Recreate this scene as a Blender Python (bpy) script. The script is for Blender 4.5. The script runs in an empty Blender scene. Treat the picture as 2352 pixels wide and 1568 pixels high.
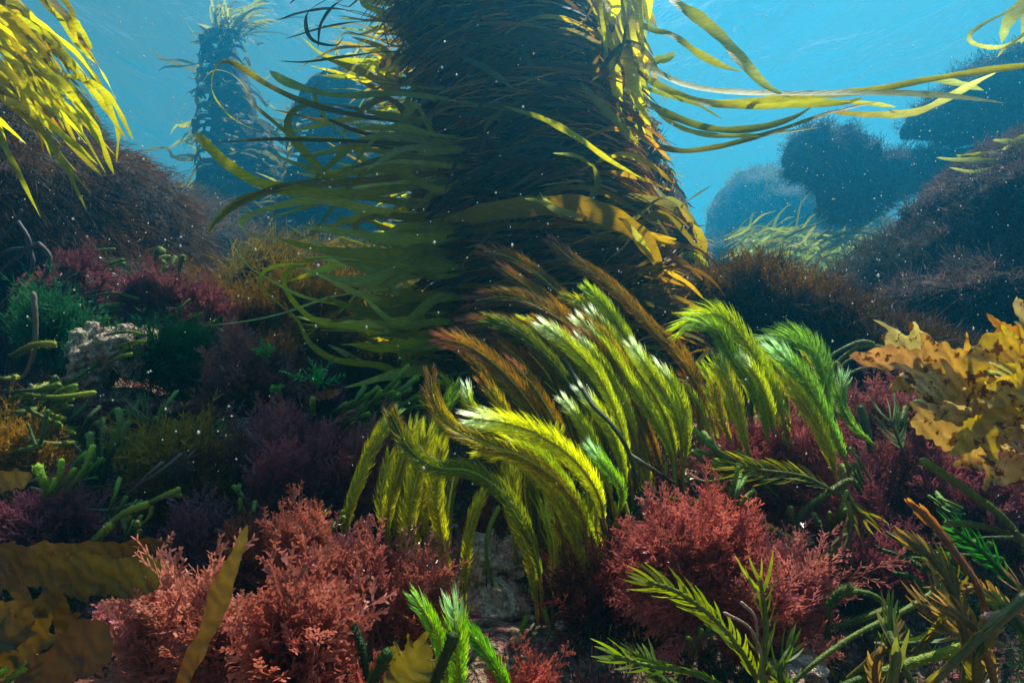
import bpy, math, random
import numpy as np
from mathutils import Vector
R = math.radians
S = bpy.context.scene
# ---------------------------------------------------------------- camera, world, sun, exposure
cam_data = bpy.data.cameras.new("camera"); cam = bpy.data.objects.new("camera", cam_data)
S.collection.objects.link(cam); S.camera = cam
cam.location = (0, 0, 0); cam.rotation_euler = (R(90), 0, 0)
cam_data.lens = 20; cam_data.sensor_width = 36; cam_data.clip_start = 0.01; cam_data.clip_end = 500
F = 2352 * 20 / 36.0
SUN_EL, SUN_AZ = R(62), R(27)      # azimuth measured from +Y towards +X
world = bpy.data.worlds.new("World"); S.world = world; world.use_nodes = True
wt = world.node_tree; bg = wt.nodes["Background"]; sky = wt.nodes.new("ShaderNodeTexSky")
sky.sky_type = 'NISHITA'; sky.sun_disc = False; sky.sun_elevation = SUN_EL; sky.sun_rotation = SUN_AZ
wt.links.new(sky.outputs[0], bg.inputs[0]); bg.inputs[1].default_value = 0.09
sun_data = bpy.data.lights.new("sun", 'SUN'); sun = bpy.data.objects.new("sun", sun_data); S.collection.objects.link(sun)
sun_data.energy = 5.0; sun_data.angle = R(1.0); sun_data.color = (1.0, 0.91, 0.78)
sd = Vector((math.sin(SUN_AZ) * math.cos(SUN_EL), math.cos(SUN_AZ) * math.cos(SUN_EL), math.sin(SUN_EL)))
sun.rotation_euler = sd.to_track_quat('Z', 'Y').to_euler()
S.view_settings.view_transform = 'Standard'; S.view_settings.look = 'None'
S.view_settings.exposure = 1.12; S.view_settings.gamma = 1
S.cycles.use_denoising = True
S.cycles.max_bounces = 8; S.cycles.diffuse_bounces = 3; S.cycles.glossy_bounces = 2
S.cycles.transmission_bounces = 4; S.cycles.transparent_max_bounces = 8; S.cycles.volume_bounces = 1
S.cycles.sample_clamp_indirect = 3
S.render.use_persistent_data = False

rng = np.random.default_rng(7); random.seed(7)
def W(x, y, d): return np.array([(x - 1176) / F * d, d, (784 - y) / F * d])
def WP(pts): return np.array([W(*p) for p in pts])
def norm(a): return a / np.maximum(np.linalg.norm(a, axis=-1, keepdims=True), 1e-9)

# ---------------------------------------------------------------- value noise
_perm = np.random.default_rng(3).random((64, 64, 64)).astype(np.float32)
def vnoise(p):
    p = np.asarray(p, dtype=float); i = np.floor(p).astype(int); f = p - i; f = f * f * (3 - 2 * f)
    i0 = i % 64; i1 = (i + 1) % 64
    x0, y0, z0 = i0[..., 0], i0[..., 1], i0[..., 2]; x1, y1, z1 = i1[..., 0], i1[..., 1], i1[..., 2]
    fx, fy, fz = f[..., 0], f[..., 1], f[..., 2]
    g = _perm
    a = g[x0, y0, z0] * (1 - fx) + g[x1, y0, z0] * fx; b = g[x0, y1, z0] * (1 - fx) + g[x1, y1, z0] * fx
    c = g[x0, y0, z1] * (1 - fx) + g[x1, y0, z1] * fx; d = g[x0, y1, z1] * (1 - fx) + g[x1, y1, z1] * fx
    return (a * (1 - fy) + b * fy) * (1 - fz) + (c * (1 - fy) + d * fy) * fz - 0.5
def fbm(p, o=4, g=0.5):
    s = 0; a = 1.0
    for k in range(o): s = s + a * vnoise(np.asarray(p) * 2 ** k + 17.3 * k); a *= g
    return s

# ---------------------------------------------------------------- mesh helpers
class MB:
    """collects vertices, quads / triangles and per-vertex colour; build() links ONE mesh object"""
    def __init__(s): s.v = []; s.f = []; s.c = []; s.n = 0
    def add(s, v, f, c):
        v = np.asarray(v, dtype=np.float32).reshape(-1, 3); f = np.asarray(f, dtype=np.int64)
        if f.shape[1] == 3: f = np.concatenate([f, -np.ones((len(f), 1), dtype=np.int64) * 10**9], 1)
        c = np.asarray(c, dtype=np.float32)
        if c.ndim == 1: c = np.tile(c, (len(v), 1))
        s.v.append(v); s.f.append(np.where(f < 0, -1, f + s.n)); s.c.append(c); s.n += len(v)
    def build(s, name, mat, parent=None, origin=None, smooth=True):
        v = np.concatenate(s.v); f = np.concatenate(s.f); c = np.concatenate(s.c)
        if origin is not None: v = v - np.asarray(origin, dtype=np.float32)
        me = bpy.data.meshes.new(name)
        me.vertices.add(len(v)); me.vertices.foreach_set("co", v.ravel())
        cnt = np.where(f[:, 3] < 0, 3, 4); loops = f.ravel()[f.ravel() >= 0]
        me.loops.add(len(loops)); me.loops.foreach_set("vertex_index", loops.astype(np.int32))
        me.polygons.add(len(f)); st = np.concatenate([[0], np.cumsum(cnt)[:-1]])
        me.polygons.foreach_set("loop_start", st.astype(np.int32))
        me.polygons.foreach_set("use_smooth", np.full(len(f), smooth))
        a = me.attributes.new("Col", 'FLOAT_COLOR', 'POINT')
        a.data.foreach_set("color", np.concatenate([c, np.ones((len(c), 1), np.float32)], 1).ravel())
        me.update(); me.validate()
        me.materials.append(mat)
        o = bpy.data.objects.new(name, me); S.collection.objects.link(o)
        if parent is not None: o.parent = parent
        if origin is not None and parent is None: o.location = origin
        return o
def empty(name, loc):
    o = bpy.data.objects.new(name, None); S.collection.objects.link(o); o.location = loc; o.empty_display_size = 0.05
    return o
def tag(o, label=None, cat=None, group=None, kind=None):
    if label: o["label"] = label
    if cat: o["category"] = cat
    if group: o["group"] = group
    if kind: o["kind"] = kind
    return o
def crom(P, n):
    """smooth curve through P (k,3) sampled at n points evenly by arc length"""
    P = np.asarray(P, float); k = len(P)
    if k == 2: return P[0] + (P[1] - P[0]) * np.linspace(0, 1, n)[:, None]
    Q = np.vstack([2 * P[0] - P[1], P, 2 * P[-1] - P[-2]])
    m = 24; out = []
    for i in range(k - 1):
        t = np.linspace(0, 1, m, endpoint=False)[:, None]
        a, b, c, d = Q[i], Q[i + 1], Q[i + 2], Q[i + 3]
        out.append(0.5 * ((2 * b) + (-a + c) * t + (2 * a - 5 * b + 4 * c - d) * t**2 + (-a + 3 * b - 3 * c + d) * t**3))
    out.append(P[-1:]); C = np.vstack(out)
    s = np.concatenate([[0], np.cumsum(np.linalg.norm(np.diff(C, axis=0), axis=1))])
    u = np.linspace(0, s[-1], n)
    return np.stack([np.interp(u, s, C[:, j]) for j in range(3)], 1)
def tangents(C): return norm(np.gradient(C, axis=0))
def frames(C, up=None):
    """a transported side / normal pair along a curve"""
    T = tangents(C); n = len(C)
    u = np.array([0, 1.0, 0]) if up is None else np.asarray(up, float)
    s = np.cross(T[0], u)
    if np.linalg.norm(s) < 1e-3: s = np.cross(T[0], [1, 0, 0.3])
    s = norm(s); SS = np.zeros((n, 3))
    for i in range(n):
        s = s - T[i] * np.dot(s, T[i]); s = norm(s); SS[i] = s
    return T, SS, np.cross(T, SS)
def grid_faces(n, m, wrap=False):
    i, j = np.meshgrid(np.arange(n - 1), np.arange(m if wrap else m - 1), indexing='ij')
    i = i.ravel(); j = j.ravel(); j2 = (j + 1) % m
    return np.stack([i * m + j, i * m + j2, (i + 1) * m + j2, (i + 1) * m + j], 1)
def ribbon(mb, P, w, col, n=28, twist=None, ruff=0.0, cup=0.15, col2=None, tip=0.25, root=0.35, m=3, seed=0, up=None, teeth=0.0, nteeth=0):
    """a kelp blade: P metres, w full width in metres; twist = list of angles along it; tapers to root and tip"""
    rr = np.random.default_rng(seed); C = crom(P, n)
    T, A, B = frames(C, up)
    t = np.linspace(0, 1, n)
    tw = np.interp(t, np.linspace(0, 1, len(twist)), twist) if twist is not None else np.zeros(n)
    Sd = A * np.cos(tw)[:, None] + B * np.sin(tw)[:, None]; N = np.cross(T, Sd)
    prof = np.minimum(1, np.minimum((t / root)**0.6 * 0.75 + 0.25 if root > 0 else 1, ((1 - t) / tip)**0.65 + 0.03 if tip > 0 else 1))
    wn = 1 + 0.12 * np.sin(t * 19 + rr.random() * 6) + 0.08 * np.sin(t * 41 + rr.random() * 6)
    hw = w * 0.5 * prof * wn
    L = np.linalg.norm(np.diff(C, axis=0), axis=1).sum()
    x = np.linspace(-1, 1, m)
    ph = rr.random() * 6; k = max(3.0, L / (w * 1.7 + 1e-5)) * 2.2
    V = np.zeros((n, m, 3))
    for j, xx in enumerate(x):
        off = hw * xx
        if teeth > 0 and abs(xx) > 0.99:
            saw = (t * nteeth + (0.37 if xx > 0 else 0)) % 1.0
            off = off * (1 + teeth * (saw - 0.35) * (1 + 0.5 * np.sin(t * nteeth * 2.4 + ph)))
        lift = cup * w * 0.5 * xx * xx * prof + ruff * w * abs(xx)**1.5 * np.sin(t * k + ph + (2.1 if xx > 0 else 0)) * prof
        V[:, j] = C + Sd * off[:, None] + N * lift[:, None]
    c1 = np.asarray(col, float); c2 = np.asarray(col2 if col2 is not None else col, float)
    cc = c1 + (c2 - c1) * (t**1.5)[:, None]
    cc = cc[:, None, :] * (1 + 0.25 * vnoise(V * 60))[..., None] * (1 - 0.1 * (np.abs(x) > .99))[None, :, None]
    mb.add(V.reshape(-1, 3), grid_faces(n, m), np.clip(cc, 0, 1).reshape(-1, 3))
def tube(mb, P, r, col, n=16, m=7, r2=None, col2=None, bump=0.0, cap=True, up=None, prof=None, cpow=2):
    C = crom(P, n); T, A, B = frames(C, up); t = np.linspace(0, 1, n)
    rad = r + ((r2 if r2 is not None else r) - r) * t
    if prof is not None: rad = rad * np.interp(t, np.linspace(0, 1, len(prof)), prof)
    if cap:   # rounded end
        L = np.linalg.norm(np.diff(C, axis=0), axis=1).sum(); e = np.clip((1 - t) * L / np.maximum(rad[-1], 1e-5), 0, 1)
        rad = rad * np.sqrt(np.clip(1 - (1 - e)**2, 0.02, 1))
    a = np.linspace(0, 2 * np.pi, m, endpoint=False)
    V = C[:, None] + rad[:, None, None] * (A[:, None] * np.cos(a)[None, :, None] + B[:, None] * np.sin(a)[None, :, None])
    if bump: V = C[:, None] + (V - C[:, None]) * (1 + bump * fbm(V / max(r, 1e-4) * 1.1, 3))[..., None]
    c1 = np.asarray(col, float); c2 = np.asarray(col2 if col2 is not None else col, float)
    cc = (c1 + (c2 - c1) * (t**cpow)[:, None])[:, None, :] * (1 + 0.35 * vnoise(V * 90))[..., None]
    mb.add(V.reshape(-1, 3), grid_faces(n, m, True), np.clip(cc, 0, 1).reshape(-1, 3))
def strips(mb, base, dirs, curl, L, w, cols, seg=3, side=None, colt=None, lobed=False):
    """many small curved tapering blades at once: base (n,3), dirs unit (n,3), curl (n,3) bend added towards the tip"""
    n = len(base); L = np.broadcast_to(L, n); w = np.broadcast_to(w, n)
    t = np.linspace(0, 1, seg + 1)
    C = base[:, None] + L[:, None, None] * (dirs[:, None] * t[None, :, None] + curl[:, None] * (t**2)[None, :, None])
    if side is None:
        side = norm(np.cross(dirs, rng.normal(size=(n, 3))))
    pr = np.where(t < 0.99, 1.0 - 0.45 * t, 0.12) if not lobed else np.interp(t, [0, .3, .75, .92, 1], [.45, .6, 1.25, 1.1, .5])
    V = np.stack([C - side[:, None] * (w[:, None] * pr[None] * .5)[..., None], C + side[:, None] * (w[:, None] * pr[None] * .5)[..., None]], 2)
    k = (seg + 1) * 2; f = np.array([[2 * i, 2 * i + 1, 2 * i + 3, 2 * i + 2] for i in range(seg)])
    Fc = (np.arange(n)[:, None, None] * k + f[None]).reshape(-1, 4)
    cols = np.asarray(cols, float)
    if cols.ndim == 1: cols = np.tile(cols, (n, 1))
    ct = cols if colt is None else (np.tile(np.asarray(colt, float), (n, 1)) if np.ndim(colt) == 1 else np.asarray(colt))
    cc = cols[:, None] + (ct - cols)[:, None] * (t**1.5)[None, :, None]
    mb.add(V.reshape(-1, 3), Fc, np.clip(np.repeat(cc, 2, axis=1).reshape(-1, 3), 0, 1))

# ---------------------------------------------------------------- materials
def mat_new(name):
    m = bpy.data.materials.new(name); m.use_nodes = True; nt = m.node_tree; nt.nodes.clear()
    return m, nt, nt.nodes.new("ShaderNodeOutputMaterial")
def mat_leaf(name, trans=0.45, rough=0.45, spec=0.35, bump=0.25, bscale=220, sheen=0, tboost=1.3, stretch=None, tsat=1.15):
    """thin plant tissue: vertex colour, some light passes through, wet gloss"""
    m, nt, out = mat_new(name); N = nt.nodes.new; L = nt.links.new
    at = N("ShaderNodeAttribute"); at.attribute_name = "Col"
    tc = N("ShaderNodeTexCoord"); no = N("ShaderNodeTexNoise"); no.inputs["Scale"].default_value = bscale; no.inputs["Detail"].default_value = 3
    if stretch:
        mp = N("ShaderNodeMapping"); mp.inputs["Scale"].default_value = stretch; L(tc.outputs["Object"], mp.inputs[0]); L(mp.outputs[0], no.inputs["Vector"])
    else: L(tc.outputs["Object"], no.inputs["Vector"])
    mx = N("ShaderNodeMix"); mx.data_type = 'RGBA'; mx.blend_type = 'MULTIPLY'; mx.inputs[0].default_value = 0.55
    mr = N("ShaderNodeMapRange"); mr.inputs[1].default_value = .3; mr.inputs[2].default_value = .7; mr.inputs[3].default_value = .5; mr.inputs[4].default_value = 1.35
    L(no.outputs["Fac"], mr.inputs[0]); L(at.outputs["Color"], mx.inputs[6]); L(mr.outputs[0], mx.inputs[7])
    p = N("ShaderNodeBsdfPrincipled"); p.inputs["Roughness"].default_value = rough; p.inputs["Specular IOR Level"].default_value = spec
    L(mx.outputs[2], p.inputs["Base Color"])
    bp = N("ShaderNodeBump"); bp.inputs["Strength"].default_value = bump; bp.inputs["Distance"].default_value = 0.003
    L(no.outputs["Fac"], bp.inputs["Height"]); L(bp.outputs[0], p.inputs["Normal"])
    tr = N("ShaderNodeBsdfTranslucent"); hs = N("ShaderNodeHueSaturation"); hs.inputs["Saturation"].default_value = tsat; hs.inputs["Value"].default_value = tboost
    L(mx.outputs[2], hs.inputs["Color"]); L(hs.outputs[0], tr.inputs["Color"])
    ms = N("ShaderNodeMixShader"); ms.inputs[0].default_value = trans
    L(p.outputs[0], ms.inputs[1]); L(tr.outputs[0], ms.inputs[2]); L(ms.outputs[0], out.inputs[0])
    return m
def mat_rock(name, cols, scale=9, bump=0.8, rough=0.8, dist=0.03):
    """encrusted rock: patches of several crust colours with grain"""
    m, nt, out = mat_new(name); N = nt.nodes.new; L = nt.links.new
    tc = N("ShaderNodeTexCoord"); n1 = N("ShaderNodeTexNoise"); n1.inputs["Scale"].default_value = scale; n1.inputs["Detail"].default_value = 8; n1.inputs["Roughness"].default_value = .65; n1.inputs["Distortion"].default_value = 1.2
    L(tc.outputs["Object"], n1.inputs["Vector"])
    cr = N("ShaderNodeValToRGB"); cr.color_ramp.interpolation = 'LINEAR'; e = cr.color_ramp.elements
    k = len(cols); e[0].position = .3; e[0].color = (*cols[0], 1); e[1].position = .7; e[1].color = (*cols[-1], 1)
    for i in range(1, k - 1):
        x = e.new(.3 + .4 * i / (k - 1)); x.color = (*cols[i], 1)
    L(n1.outputs["Fac"], cr.inputs[0])
    n2 = N("ShaderNodeTexNoise"); n2.inputs["Scale"].default_value = scale * 14; n2.inputs["Detail"].default_value = 6; L(tc.outputs["Object"], n2.inputs["Vector"])
    mr = N("ShaderNodeMapRange"); mr.inputs[1].default_value = .35; mr.inputs[2].default_value = .65; mr.inputs[3].default_value = .35; mr.inputs[4].default_value = 1.3
    L(n2.outputs["Fac"], mr.inputs[0]); mx = N("ShaderNodeMix"); mx.data_type = 'RGBA'; mx.blend_type = 'MULTIPLY'; mx.inputs[0].default_value = .8
    L(cr.outputs[0], mx.inputs[6]); L(mr.outputs[0], mx.inputs[7])
    vo = N("ShaderNodeTexVoronoi"); vo.inputs["Scale"].default_value = scale * 5; L(tc.outputs["Object"], vo.inputs["Vector"])
    ad = N("ShaderNodeMath"); ad.operation = 'ADD'; L(n2.outputs["Fac"], ad.inputs[0]); L(vo.outputs["Distance"], ad.inputs[1])
    p = N("ShaderNodeBsdfPrincipled"); p.inputs["Roughness"].default_value = rough; p.inputs["Specular IOR Level"].default_value = .15; L(mx.outputs[2], p.inputs["Base Color"])
    bp = N("ShaderNodeBump"); bp.inputs["Strength"].default_value = bump; bp.inputs["Distance"].default_value = dist
    L(ad.outputs[0], bp.inputs["Height"]); L(bp.outputs[0], p.inputs["Normal"]); L(p.outputs[0], out.inputs[0])
    return m

def mat_vein(name, **k):
    m = mat_leaf(name, **k); nt = m.node_tree; N = nt.nodes.new; L = nt.links.new
    mx = [n for n in nt.nodes if n.type == 'MIX'][0]; bp = [n for n in nt.nodes if n.type == 'BUMP'][0]; mr = [n for n in nt.nodes if n.type == 'MAP_RANGE'][0]; no = [n for n in nt.nodes if n.type == 'TEX_NOISE'][0]
    tc = N("ShaderNodeTexCoord"); wv = N("ShaderNodeTexWave"); wv.inputs["Scale"].default_value = 34; wv.inputs["Distortion"].default_value = 9; wv.inputs["Detail"].default_value = 3; wv.inputs["Detail Scale"].default_value = 1.2; wv.bands_direction = 'DIAGONAL'
    L(tc.outputs["Object"], wv.inputs["Vector"]); ad = N("ShaderNodeMath"); ad.operation = 'MULTIPLY_ADD'; ad.inputs[1].default_value = .45; L(wv.outputs["Fac"], ad.inputs[0]); L(no.outputs["Fac"], ad.inputs[2])
    L(ad.outputs[0], bp.inputs["Height"]); bp.inputs["Distance"].default_value = .004; mr.inputs[1].default_value = .35; mr.inputs[2].default_value = 1.1; L(ad.outputs[0], mr.inputs[0]); mx.inputs[0].default_value = .85
    return m
M_kelp = mat_leaf("kelp_blade_tissue", trans=.7, rough=.5, spec=.25, bump=.5, bscale=60, stretch=(1, 1, 7), tboost=2.0)
M_darkkelp = mat_leaf("dark_kelp_tissue", trans=.15, rough=.6, spec=.12, bump=.6, bscale=40, stretch=(1, 1, 6), tboost=1.0)
M_feather = mat_leaf("feather_seaweed", trans=.45, rough=.5, spec=.35, bump=.1, tboost=1.9)
M_red = mat_leaf("red_seaweed", trans=.35, rough=.33, spec=.6, bump=.2, tboost=1.3, tsat=1.0)
M_brown = mat_leaf("brown_seaweed", trans=.3, rough=.65, spec=.12, bump=.2, tboost=1.3)
M_finger = mat_leaf("finger_seaweed", trans=.15, rough=.55, spec=.3, bump=.5, bscale=500)
M_gold = mat_vein("golden_kelp_tissue", trans=.18, rough=.4, spec=.5, bump=.7, bscale=45, tboost=1.4)
M_stem = mat_leaf("seaweed_stem", trans=.25, rough=.45, spec=.4, bump=.3, bscale=300)
M_rock = mat_rock("encrusted_rock", [(.05, .02, .018), (.15, .05, .045), (.36, .25, .16), (.24, .06, .07), (.55, .42, .3)], scale=14)
M_pale = mat_rock("pale_encrusted_rock", [(.20, .07, .07), (.46, .30, .20), (.66, .54, .38), (.50, .24, .18), (.75, .62, .46), (.55, .2, .08)], scale=11, dist=.02)  # pale crust tones, raised further to stand in for flash light on bare rock
M_darkrock = mat_rock("dark_rock", [(.012, .007, .004), (.025, .013, .007), (.04, .02, .01)], scale=5)

# ---------------------------------------------------------------- setting: water surface, haze, seabed
def water_surface():
    n = 260; xs = np.linspace(-62, 62, n); ys = np.linspace(-30, 82, n)
    X, Y = np.meshgrid(xs, ys, indexing='ij')
    Z = 4.6 + .10 * fbm(np.stack([X * .35, Y * .35, X * 0], -1), 3)
    mb = MB(); mb.add(np.stack([X, Y, Z], -1).reshape(-1, 3), grid_faces(n, n), (.2, .5, .6))
    m, nt, out = mat_new("water_surface"); N = nt.nodes.new; L = nt.links.new
    tc = N("ShaderNodeTexCoord"); mp = N("ShaderNodeMapping"); mp.inputs["Scale"].default_value = (1.0, .5, 1); mp.inputs["Rotation"].default_value = (0, 0, R(35))
    L(tc.outputs["Object"], mp.inputs[0]); no = N("ShaderNodeTexNoise"); no.inputs["Scale"].default_value = 1.3; no.inputs["Detail"].default_value = 4; no.inputs["Distortion"].default_value = .8
    L(mp.outputs[0], no.inputs["Vector"])
    # seen from below: a window at steep angles, a mirror at shallow ones (total internal reflection)
    bp = N("ShaderNodeBump"); bp.inputs["Strength"].default_value = .3; bp.inputs["Distance"].default_value = .4; L(no.outputs["Fac"], bp.inputs["Height"])
    ge = N("ShaderNodeNewGeometry"); dt = N("ShaderNodeVectorMath"); dt.operation = 'DOT_PRODUCT'; L(bp.outputs[0], dt.inputs[0]); L(ge.outputs["Incoming"], dt.inputs[1])
    ab = N("ShaderNodeMath"); ab.operation = 'ABSOLUTE'; L(dt.outputs["Value"], ab.inputs[0])
    wn = N("ShaderNodeMapRange"); wn.inputs[1].default_value = .46; wn.inputs[2].default_value = .85; L(ab.outputs[0], wn.inputs[0])
    tr = N("ShaderNodeBsdfTransparent"); tr.inputs[0].default_value = (.92, .97, 1, 1)
    gl = N("ShaderNodeBsdfGlossy"); gl.inputs["Roughness"].default_value = .3; gl.inputs["Color"].default_value = (.45, .92, 1, 1); L(bp.outputs[0], gl.inputs["Normal"])
    ms = N("ShaderNodeMixShader"); L(wn.outputs[0], ms.inputs[0]); L(gl.outputs[0], ms.inputs[1]); L(tr.outputs[0], ms.inputs[2]); L(ms.outputs[0], out.inputs[0])
    o = mb.build("water_surface", m); tag(o, kind="structure"); return o
water_surface()
def haze():
    bpy.ops.mesh.primitive_cube_add(size=1); o = bpy.context.object; o.name = "haze"
    o.scale = (128, 120, 7.4); o.location = (0, 26, 1.4); tag(o, kind="stuff")
    m, nt, out = mat_new("sea_water"); v = nt.nodes.new("ShaderNodeVolumePrincipled")
    v.inputs["Color"].default_value = HZ_COL; v.inputs["Absorption Color"].default_value = HZ_ABS
    v.inputs["Density"].default_value = HZ_DEN; v.inputs["Anisotropy"].default_value = HZ_G
    nt.links.new(v.outputs[0], out.inputs["Volume"]); o.data.materials.append(m)
HZ_COL, HZ_ABS, HZ_DEN, HZ_G = (.035, .52, .92, 1), (0, .15, .55, 1), .043, .70
haze()
# seabed: one sheet, its height interpolated between surveyed spots
SPOT = np.array([W(*p) for p in [
 (-300,1500,.75),(0,1620,.62),(300,1700,.55),(600,1720,.55),(900,1700,.55),(1176,1640,.58),(1450,1700,.56),(1750,1700,.56),(2100,1700,.56),(2352,1600,.62),(2700,1400,.8),
 (0,1330,.82),(300,1330,.80),(600,1330,.76),(880,1330,.76),(1020,1400,.72),(1150,1420,.70),(1300,1420,.71),(1450,1420,.74),(1700,1380,.78),(2000,1350,.80),(2352,1300,.85),
 (0,1120,1.02),(300,1120,1.0),(600,1150,.96),(880,1150,.92),(1100,1200,.82),(1250,1180,.82),(1400,1150,.86),(1600,1120,.92),(1800,1130,.98),(2100,1120,1.05),(2352,1100,1.05),
 (0,950,1.35),(300,930,1.3),(600,950,1.25),(900,960,1.2),(1150,1010,1.05),(1350,980,1.08),(1550,960,1.15),(1800,930,1.35),(2100,930,1.4),(2352,930,1.4),
 (0,800,1.75),(300,800,1.7),(600,810,1.7),(900,860,1.6),(1200,900,1.5),(1500,880,1.6),(1800,830,1.9),(2100,830,2.0),(2352,850,2.0),
 (0,820,3.0),(600,820,3.0),(1200,830,3.0),(1800,820,3.2),(2352,820,3.2),(-600,820,3.0),(2900,820,3.0)]] +
 [np.array([x, y, -.55]) for x in (-12, -4, 0, 4, 12) for y in (6, 14, 30)] + [np.array([x, y, -.62]) for x in (-3, -1, 0, 1, 3) for y in (-.8, -3)])
def ground_z(X, Y):
    X = np.asarray(X, float); Y = np.asarray(Y, float)
    d2 = (X[..., None] - SPOT[:, 0])**2 + (Y[..., None] - SPOT[:, 1])**2
    sc = .02 + .02 * SPOT[:, 1]**2
    w = 1 / (d2 / np.abs(sc) + .02)**2
    return (w * SPOT[:, 2]).sum(-1) / w.sum(-1)
def rock_noise(X, Y):
    p = np.stack([X * 5, Y * 5, X * 0 + 2.2], -1); q = np.stack([X * 22, Y * 22, X * 0 + 5.1], -1)
    return .05 * fbm(p, 4) + .028 * np.abs(fbm(q, 4))
def ground(X, Y): return ground_z(X, Y) + rock_noise(X, Y) * np.clip(np.abs(Y), .4, 1.6)
def G(x, y, dz=0.0):
    return np.array([x, y, float(ground(np.array([x]), np.array([y]))[0]) + dz])
def seabed():
    n = 420; u = np.linspace(-1, 1, n); xs = np.sign(u) * (abs(u) * 1.6 + abs(u)**6 * 58)
    v = np.linspace(0, 1, n); ys = -1.5 + v * 4.2 + v**7 * 78
    X, Y = np.meshgrid(xs, ys, indexing='ij'); Z = ground(X, Y)
    c = np.tile(np.array([.2, .15, .1]), (X.size, 1)); mb = MB()
    mb.add(np.stack([X, Y, Z], -1).reshape(-1, 3), grid_faces(n, n)[:, ::-1], c)
    o = mb.build("seabed", M_rock); tag(o, kind="structure")
seabed()
# ---------------------------------------------------------------- builders for plants and rocks
def J(c, s=.12):
    return np.clip(np.asarray(c, float) * (1 + rng.uniform(-s, s)) * (1 + rng.uniform(-s * .5, s * .5, 3)), 0, 1)
def blob_mesh(mb, c, rad, col, nz=.25, nf=3.0, nu=40, nv=28, seed=0):
    a = np.linspace(0, 2 * np.pi, nu, endpoint=False); b = np.linspace(.02, np.pi - .02, nv)
    B, A = np.meshgrid(b, a, indexing='ij')
    D = np.stack([np.sin(B) * np.cos(A), np.sin(B) * np.sin(A), np.cos(B)], -1)
    V = np.asarray(c) + D * np.asarray(rad) * (1 + nz * fbm(D * nf * .6 + seed * 3.7, 4))[..., None] * 1.0
    cc = np.asarray(col, float) * (1 + .6 * vnoise(V * 25))[..., None]
    mb.add(V.reshape(-1, 3), grid_faces(nv, nu, True)[:, ::-1], np.clip(cc, 0, 1).reshape(-1, 3))
def blob_surface(c, rad, nz, nf, seed, n):
    D = norm(rng.normal(size=(n, 3)))
    return np.asarray(c) + D * np.asarray(rad) * (1 + nz * fbm(D * nf * .6 + seed * 3.7, 4))[:, None], norm(D / np.asarray(rad))
def turf(mb, P, N, L, w, col, col2, sweep=(0, 0, 0), per=22, spread=.8, seg=3, csd=.03):
    """bunches of short hair-like branches growing from surface points P with normals N"""
    n = len(P); k = per
    B = np.repeat(P, k, 0) + rng.normal(size=(n * k, 3)) * csd * .35
    D = norm(np.repeat(N, k, 0) + rng.normal(size=(n * k, 3)) * spread + np.asarray(sweep) * 1.0)
    cu = rng.normal(size=(n * k, 3)) * .25 + np.asarray(sweep) * .6
    tone = np.repeat(rng.uniform(.55, 1.4, (n, 1)), k, 0) * rng.uniform(.8, 1.2, (n * k, 1))
    mixc = np.repeat(rng.random((n, 1)), k, 0)
    c = (np.asarray(col) * (1 - mixc) + np.asarray(col2) * mixc) * tone
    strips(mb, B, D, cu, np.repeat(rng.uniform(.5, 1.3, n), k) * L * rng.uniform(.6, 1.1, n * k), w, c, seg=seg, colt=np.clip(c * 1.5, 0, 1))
def covered_rock(name, label, cat, blobs, depth, tcol, tcol2, L=.05, w=.003, clumps=500, per=22, sweep=(0, 0, 0), nz=.3, group=None, bodycol=(.03, .02, .015), partname="seaweed_cover", spread=.8, mat=None):
    """blobs: list of (px, py, depth, rx_px, rz_px, ry_m)"""
    k = 1.85 if depth > 2.2 else 1.0; L *= k; w *= k
    cs = [(W(x, y, d * k), np.array([rx / F * d * k, ry * k, rz / F * d * k])) for x, y, d, rx, rz, ry in blobs]
    org = cs[0][0].copy(); e = empty(name, org); tag(e, label, cat, group)
    mb = MB()
    for i, (c, r) in enumerate(cs): blob_mesh(mb, c - org, r, bodycol, nz, 3, seed=i + len(label))
    o = mb.build("rock", M_darkrock, e)
    tb = MB(); A = sum(r[0] * r[2] for c, r in cs)
    for i, (c, r) in enumerate(cs):
        n = int(clumps * r[0] * r[2] / A) + 4
        P, N = blob_surface(c, r, nz, 3, i + len(label), n * 2)
        keep = (N[:, 1] < .35)
        for j, (c2, r2) in enumerate(cs):
            if j != i: keep &= (((P - c2) / (r2 * .92))**2).sum(1) > 1
        P, N = P[keep], N[keep]
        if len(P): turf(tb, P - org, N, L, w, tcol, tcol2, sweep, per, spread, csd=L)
    tb.build(partname, mat or M_brown, e)
    return e

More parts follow.
